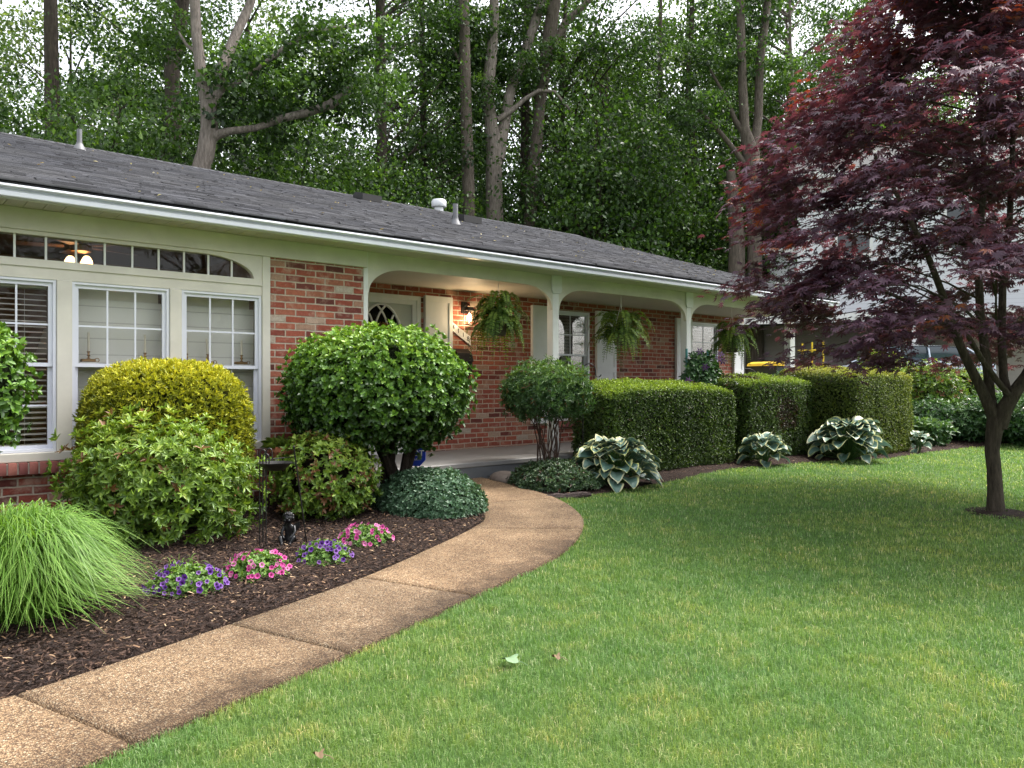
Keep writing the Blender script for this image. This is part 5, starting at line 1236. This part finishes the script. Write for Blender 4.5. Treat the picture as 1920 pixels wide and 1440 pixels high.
hero('forest_tree', 'dark upright trunk between the oak limb and the grey trunk', 26, 715,
  [[(716,420,10),(716,250,9.5),(713,120,9),(712,0,8),(711,-80,8)]], M['bark_dark'], [(700,-450,3,'tall',.75)])
hero('forest_tree', 'thin dark trunk left of the straight grey trunk', 30, 792,
  [[(800,420,6),(794,250,6),(792,120,5.5),(790,-60,5)]], M['bark_dark'])
hero('forest_tree', 'thin trunk above the right slope of the roof in the bright gap', 36, 1245,
  [[(1246,470,6),(1242,380,6),(1240,320,5),(1236,200,4),(1238,60,3.5),(1240,-80,3)]], M['bark_mid'])
hero('forest_tree', 'curved thin trunk in the bright gap right of its thinner neighbour', 34, 1306,
  [[(1312,480,8),(1310,390,9),(1302,330,9),(1300,280,8),(1290,180,6),(1296,60,5),(1300,-80,4)]], M['bark_dark'])
hero('tulip_tree', 'big grey trunk branching wide beside the left tips of the red maple', 27, 1412,
  [[(1416,540,14),(1414,440,13),(1411,360,13),(1408,290,16),(1396,240,9),(1392,150,8),(1388,0,7),(1385,-80,6)],[(1412,290,10),(1422,220,8,.3),(1424,120,8,.3),(1440,0,7,.4)],[(1404,320,6),(1380,285,5,-.2),(1352,250,4,-.4),(1310,205,3,-.5)],
   [(1405,265,6),(1378,225,5),(1360,180,3),(1325,120,2)],[(1380,560,17),(1382,440,14),(1378,400,13),(1370,320,8)]], M['bark_mid'], [(1400,-420,2,'tall',.9),(1310,200,-.5,'spray',.8),(1330,110,.5,'spray',.9),(1440,120,.8,'spray',.9),(1390,10,.8,'spray',1.0)])

# ================================================================ NEXT DOOR
NB = thing('neighbour_house', (27, 12, 1.1), 'white sided two storey house seen through the red maple', 'house')
nO = Vector((.931*27, .520*27, 0)); nu = Vector((.46,-.888,0)); nv = Vector((.888,.46,0))
def nbx(mb, a0, a1, b0, b1, z0, z1):
    P = [nO+nu*a+nv*b for a, b in ((a0,b0),(a1,b0),(a1,b1),(a0,b1))]
    return mb.add([(p.x,p.y,z) for z in (z0,z1) for p in P], [(0,3,2,1),(4,5,6,7),(0,1,5,4),(1,2,6,5),(2,3,7,6),(3,0,4,7)])
m = MB(); nbx(m, 0, 14, 0, 9, .6, 8.8); nbx(m, -.95, -.003, .6, 9, .6, 6.2); m.build('wall', M['siding'], NB)
m = MB(); A = [nO+nu*a+nv*b for a in (-.3,14.3) for b in (-.4,4.5,9.4)]
m.add([(p.x,p.y,z) for p, z in zip(A, (8.79,10.9,8.79)*2)]+[(p.x,p.y,z-.12) for p, z in zip(A, (8.79,10.9,8.79)*2)], [(0,3,4,1),(1,4,5,2),(6,7,10,9),(7,8,11,10),(0,1,2,8,7,6),(3,9,10,11,5,4),(0,6,9,3),(2,5,11,8)]); m.build('roof', M['far_roof'], NB)
m = MB(); nbx(m, -.3, 14.3, -.46, -.405, 8.5, 8.75); nbx(m, -1.2, -.01, .3, .36, 6.1, 6.35); nbx(m, -1.2, -1.0, .361, 9, 6.1, 6.3); m.build('fascia', M['white'], NB)
m = MB(); q = [nO+nu*a+nv*b for a, b in ((-.02,-.05),(-.7,-.05),(-1.0,.5))]; m.tube([(q[0].x,q[0].y,5.05),(q[1].x,q[1].y,5.0),(q[2].x,q[2].y,5.15)], .06, 8); m.build('downpipe', M['white'], NB)
m = MB(); nbx(m, -2.1, 9, -3.0, -.01, 3.50, 3.62); m.build('carport_roof', M['far_roof'], NB)
m = MB(); nbx(m, -2.15, 9, -3.06, -3.001, 3.36, 3.64); nbx(m, -2.16, -2.101, -3.0, 0, 3.36, 3.64); m.build('carport_fascia', M['white'], NB)
m = MB(); nbx(m, -2.05, 4.6, -.30, -.02, .6, 3.5); m.build('carport_wall', M['graywall'], NB)
m = MB(); nbx(m, 4.61, 14, -.30, -.02, .6, 3.5); m.build('lower_wall', M['beige'], NB)
for a in (-1.9, 3.4, 8.8): m = MB(); nbx(m, a-.08, a+.08, -2.9, -2.74, .8, 3.5); m.build('carport_post', M['white'], NB)
for a, c, d, b in ((1.2,5.8,7.4,0),(4.5,5.8,7.4,0),(8.5,5.8,7.4,0),(2.2,1.6,2.9,-.3)):
    w_ = MB()
    for x0, x1, z0, z1 in ((a,a+.1,c,d),(a+1.1,a+1.2,c,d),(a+.1,a+1.1,c,c+.1),(a+.1,a+1.1,d-.1,d),(a+.1,a+1.1,(c+d)/2-.03,(c+d)/2+.03)): nbx(w_, x0, x1, b-.06, b-.002, z0, z1)
    o = w_.build('window', M['white'], NB); m = MB(); nbx(m, a+.09, a+1.11, b-.03, b-.02, c+.09, d-.09); m.build('pane', plain('dark_pane', (.03,.035,.04), .1), o)
dw = MB(); xs = [(15.2,16.8),(19,8.0),(27,3),(40,-4)]
V=[];
for x in np.linspace(18.6, 28, 16):
    for y in np.linspace(7.6, 12.6, 8): V.append((x, y, gz(x,y)+.012))
F = [(i*8+k, (i+1)*8+k, (i+1)*8+k+1, i*8+k+1) for i in range(15) for k in range(7)]
dv = np_obj('driveway', np.array(V), [np.array(F)], M['driveway']); dv['kind'] = 'structure'
# car
def car():
    cx, cy_ = 22.9, 9.5; g = gz(cx, cy_); t = thing('parked_car', (cx,cy_,g), 'silver blue car parked next door behind the garden shrubs', 'car')
    ax = Vector((-.80,.60,0)).normalized(); sd_ = Vector((ax.y,-ax.x,0)); O = Vector((cx,cy_,g))
    def W(l, s, z): q = O+ax*l+sd_*s; return (q.x,q.y,g+z)
    secs = [(-2.25,.45,.80,.70),(-2.2,.35,.98,.80),(-1.6,.28,1.02,.86),(-.6,.26,1.0,.88),(.5,.26,.98,.88),(1.2,.28,.95,.86),(1.95,.34,.82,.80),(2.22,.42,.66,.66)]
    def loft(secs_, name, mat, par, crown=0.0):
        V=[]; F=[]
        for l, z0, z1, hw in secs_:
            zz = z0+(z1-z0)*.55
            for s, z in ((-hw*.9,z0),(-hw,zz),(-hw*.93,z1),(-hw*.5,z1+crown),(hw*.5,z1+crown),(hw*.93,z1),(hw,zz),(hw*.9,z0)): V.append(W(l, s, z))
        n = 8; F = [(i*n+k, i*n+(k+1)%n, (i+1)*n+(k+1)%n, (i+1)*n+k) for i in range(len(secs_)-1) for k in range(n)]+[tuple(range(n)), tuple((len(secs_)-1)*n+k for k in range(n-1,-1,-1))]
        m = MB(); m.add(V, F); return m.build(name, mat, par, smooth=True)
    paint = plain('car_paint', (.40,.45,.52), .25, metal=.5, var=.02); dkg = plain('car_glass', (.03,.045,.055), .06, var=.02)
    loft(secs, 'body', paint, t, .02)
    loft([(-1.95,1.0,1.02,.70),(-1.45,1.0,1.36,.60),(-.8,1.0,1.42,.60),(.1,.98,1.42,.60),(1.25,.96,.97,.72)], 'cabin_glass', dkg, t, .01)
    loft([(-1.5,1.37,1.385,.56),(-.8,1.43,1.445,.58),(.1,1.43,1.445,.56)], 'roof', paint, t, .015)
    for s in (-1,1):
        for ch in ([(1.28,.96),(.12,1.43)],[(-.35,1.0),(-.35,1.42)],[(-1.98,1.02),(-1.45,1.38)]): MB().tube([W(l, s*(.70 if z < 1.1 else .59), z+.01) for l, z in ch], .025, 6).build('pillar', paint, t)
    for s in (-1,1):
        for l in (-1.35,1.38):
            c = Vector(W(l, s*.80, .31)); m = MB(); a = [];
            for rr_, w0 in ((.31,.10),):
                pr_ = [(c+ax*(.31*math.cos(th))+Vector((0,0,.31*math.sin(th)))-sd_*.10, c+ax*(.31*math.cos(th))+Vector((0,0,.31*math.sin(th)))+sd_*.10) for th in np.linspace(0,2*PI,25)[:-1]]
            vs = [tuple(p[0]) for p in pr_]+[tuple(p[1]) for p in pr_]; m.add(vs, [(k,(k+1)%24,24+(k+1)%24,24+k) for k in range(24)]+[tuple(range(23,-1,-1)), tuple(range(24,48))]); wh = m.build('wheel', M['black'], t)
            m = MB(); cc = c+sd_*s*.105; vs = [tuple(cc+ax*(.19*math.cos(th))+Vector((0,0,.19*math.sin(th)))) for th in np.linspace(0,2*PI,17)[:-1]]; m.add(vs, [tuple(range(16))]); m.build('rim', plain('rim_metal', (.5,.5,.52), .3, metal=.8), wh)
        m = MB(); m.ball(W(-2.17, s*.62, .80), (.10,.10,.09), 10, 8); m.build('taillight', plain('red_lens', (.45,.02,.02), .2), t, smooth=True)
        m = MB(); m.ball(W(2.12, s*.60, .66), (.12,.12,.07), 10, 8); m.build('headlight', plain('clear_lens', (.6,.65,.7), .1), t, smooth=True)
        m = MB(); m.ball(W(.95, s*.93, 1.02), (.09,.09,.06), 10, 8); m.build('mirror', paint, t, smooth=True)
car()
# wheelie bin
c = atz(1446, 700, 17.3); g = gz(c.x, c.y); top = 1.93
wb_ = thing('wheelie_bin', (c.x,c.y,g), 'dark green wheeled bin with a yellow lid beyond the house corner', 'bin')
m = MB(); s0, s1 = .26, .34
m.add([(c.x+a*(s0 if z == g+.05 else s1), c.y+b*(s0 if z == g+.05 else s1), z) for z in (g+.05, top-.08) for a, b in ((-1,-1),(1,-1),(1,1),(-1,1))], [(3,2,1,0),(4,5,6,7),(0,1,5,4),(1,2,6,5),(2,3,7,6),(3,0,4,7)]); m.build('bin_body', plain('bin_green', (.012,.035,.028), .5), wb_)
m = MB(); m.prism([(c.x-.40,top-.079),(c.x+.38,top-.079),(c.x+.34,top-.02),(c.x+.15,top+.02),(c.x-.15,top+.02),(c.x-.36,top-.02)], 'y', c.y-.37, c.y+.37); m.build('lid', plain('bin_yellow', (.62,.40,.01), .45), wb_)
for s in (-1,1): m = MB(); m.tube([(c.x+s*.24-.03,c.y+.30,g+.10),(c.x+s*.24+.03,c.y+.30,g+.10)], .10, 14); m.build('wheel', M['black'], wb_)
# yellow trellis
a = atz(1500, 700, 16.6); b = atz(1546, 700, 16.2); g = gz(a.x,a.y)
ty = thing('garden_trellis', (a.x,a.y,g), 'bright yellow lattice trellis rising behind the farthest hedge', 'trellis'); M['yel'] = plain('yellow_paint', (.70,.52,.03), .5)
for f in (.1,.5,.95): p = a.lerp(b, f); MB().tube([(p.x,p.y,g),(p.x,p.y,2.33+.03*f)], .022, 6).build('upright', M['yel'], ty)
for z in (.95,1.5,1.80,2.17): MB().tube([(a.x-.03,a.y+.03,z),(b.x+.06,b.y-.05,z)], .020, 6).build('rung', M['yel'], ty)
def simple(name, lab, cat, px, dp, ztop, rx, ntip, L, mat, flow=None, group=None, ry=None, low=-1., dry=0, seed=1, vb=.45, k=5):
    p = atz(px, 700, dp); g = gz(p.x, p.y); rz = (ztop-g)/2
    t = bush(name, lab, cat, (p.x,p.y,g+rz), (rx, ry or rx*.8, rz), 2.2, ntip, k, L, L*.38, T6, mat, 1.0, .10, .12, 2.2, vb, .14, .18, low=low, cmat=CG, csc=.75, dry=dry, seed=seed, rag=.15, group=group, trunk=(8,.015,.005,0,0))
    if flow:
        fm, nf, sz = flow; rr_ = random.Random(seed); pr_ = None
        for i in range(nf):
            if pr_ is None:
                m = MB()
                for q in range(14): m.ball((t.location.x+rr_.uniform(-.5,.5)*sz, t.location.y+rr_.uniform(-.5,.5)*sz, t.location.z+rr_.uniform(-.3,.35)*sz), (sz*.38,sz*.38,sz*.2), 7, 5)
                o = pr_ = m.build('blossom', fm, t, smooth=True)
            else: o = pr_.copy(); scene.collection.objects.link(o); o.parent = t
            an = rr_.uniform(2.2, 5.6); zz = rr_.uniform(.25,1.75)*rz; q = math.sqrt(max(.1, 1-((zz-rz)/rz)**2))
            o.location = (rx*1.02*q*math.cos(an), (ry or rx*.8)*1.02*q*math.sin(an), zz); s = rr_.uniform(.6,1.2); o.scale = (s,s,s); o.rotation_euler = (0,0,rr_.uniform(0,6))
    return t
WF = plain('white_petals', (.72,.66,.58), .6, var=.06); PF = plain('dark_bloom', (.08,.03,.09), .6)
simple('purple_shrub', 'dark purple flowered plant growing in front of the yellow trellis', 'shrub', 1512, 16.0, 1.86, .30, 500, .06, leafmat('purple_leaf', [(0,(.02,.01,.02)),(.6,(.06,.025,.06)),(1,(.12,.05,.11))], .2), seed=31)
simple('garden_shrub', 'light green feathery shrub in front of the parked car', 'shrub', 1655, 17.5, 2.15, .65, 1500, .08, M['azalea'], seed=32, dry=.12, vb=.55)
simple('garden_shrub', 'tall green shrub with coppery tips right of the farthest hedge', 'shrub', 1752, 16.6, 1.85, .62, 1800, .085, M['azalea'], seed=33, dry=.16, vb=.42)
simple('garden_shrub', 'reddish green shrub just above the end of the farthest hedge', 'shrub', 1712, 18.4, 1.95, .60, 1300, .08, M['azalea'], seed=34, dry=.25, vb=.45)
simple('garden_shrub', 'dark low shrub filling the gap beside the hedge end', 'shrub', 1745, 15.4, 1.10, .55, 1300, .08, M['peony'], seed=35, vb=.3)
simple('garden_shrub', 'leafy shrub hiding the rear wheel of the parked car', 'shrub', 1800, 18.0, 1.75, .65, 1300, .085, M['azalea'], seed=41, dry=.08, vb=.5)
simple('peony', 'white flowering leafy clump left of the maple trunk', 'peony', 1800, 15.4, 1.05, .60, 1300, .09, M['peony'], flow=(WF, 12, .09), seed=36, group='white flowered clumps behind the lawn')
simple('peony', 'white flowering leafy clump directly behind the maple trunk', 'peony', 1862, 15.2, 1.25, .75, 1500, .09, M['peony'], flow=(WF, 13, .09), seed=37, group='white flowered clumps behind the lawn')
simple('peony', 'dark leafy white flowered clump at the right edge', 'peony', 1930, 14.8, 1.15, .80, 1500, .09, M['peony'], flow=(WF, 10, .09), seed=38, group='white flowered clumps behind the lawn')
simple('day_lily', 'low green leafy plant at the foot of the farthest hedge', 'plant', 1735, 14.6, .72, .38, 700, .12, M['peony'], seed=39, vb=.6)
simple('garden_shrub', 'green leafy plant in front of the yellow lidded bin', 'shrub', 1462, 15.9, 1.68, .34, 700, .07, M['peony'], seed=40, vb=.55)
# lamp post
c = atz(1879, 720, 19.5); g = gz(c.x,c.y); lp = thing('lamp_post', (c.x,c.y,g), 'black garden lamp post in front of the beige wall', 'lamp post')
m = MB(); m.tube([(c.x,c.y,g),(c.x,c.y,1.98)], .03, 10); m.tube([(c.x,c.y,1.60),(c.x+.12,c.y-.1,1.62)], .02, 6); m.build('post', M['black'], lp)
m = MB(); m.lathe((c.x,c.y,1.98), [(.03,0),(.06,.04),(.12,.20),(.14,.21),(.03,.30),(0,.36)], 8); m.build('lantern_head', M['black'], lp)
# hoop
c = atz(1402, 712, 15.6); g = gz(c.x, c.y); hp = thing('plant_hoop', (c.x,c.y,g), 'thin black metal hoop standing by the brick corner beside the bin', 'plant support')
m = MB(); m.tube([(c.x+.22*.76*math.cos(t_), c.y-.22*.65*math.cos(t_), 1.52+.24*math.sin(t_)) for t_ in np.linspace(0, 2*PI, 24)], .011, 6); m.build('hoop', M['black'], hp, smooth=True)
MB().tube([(c.x,c.y,g-.05),(c.x,c.y,1.285)], .011, 6).build('stake', M['black'], hp)
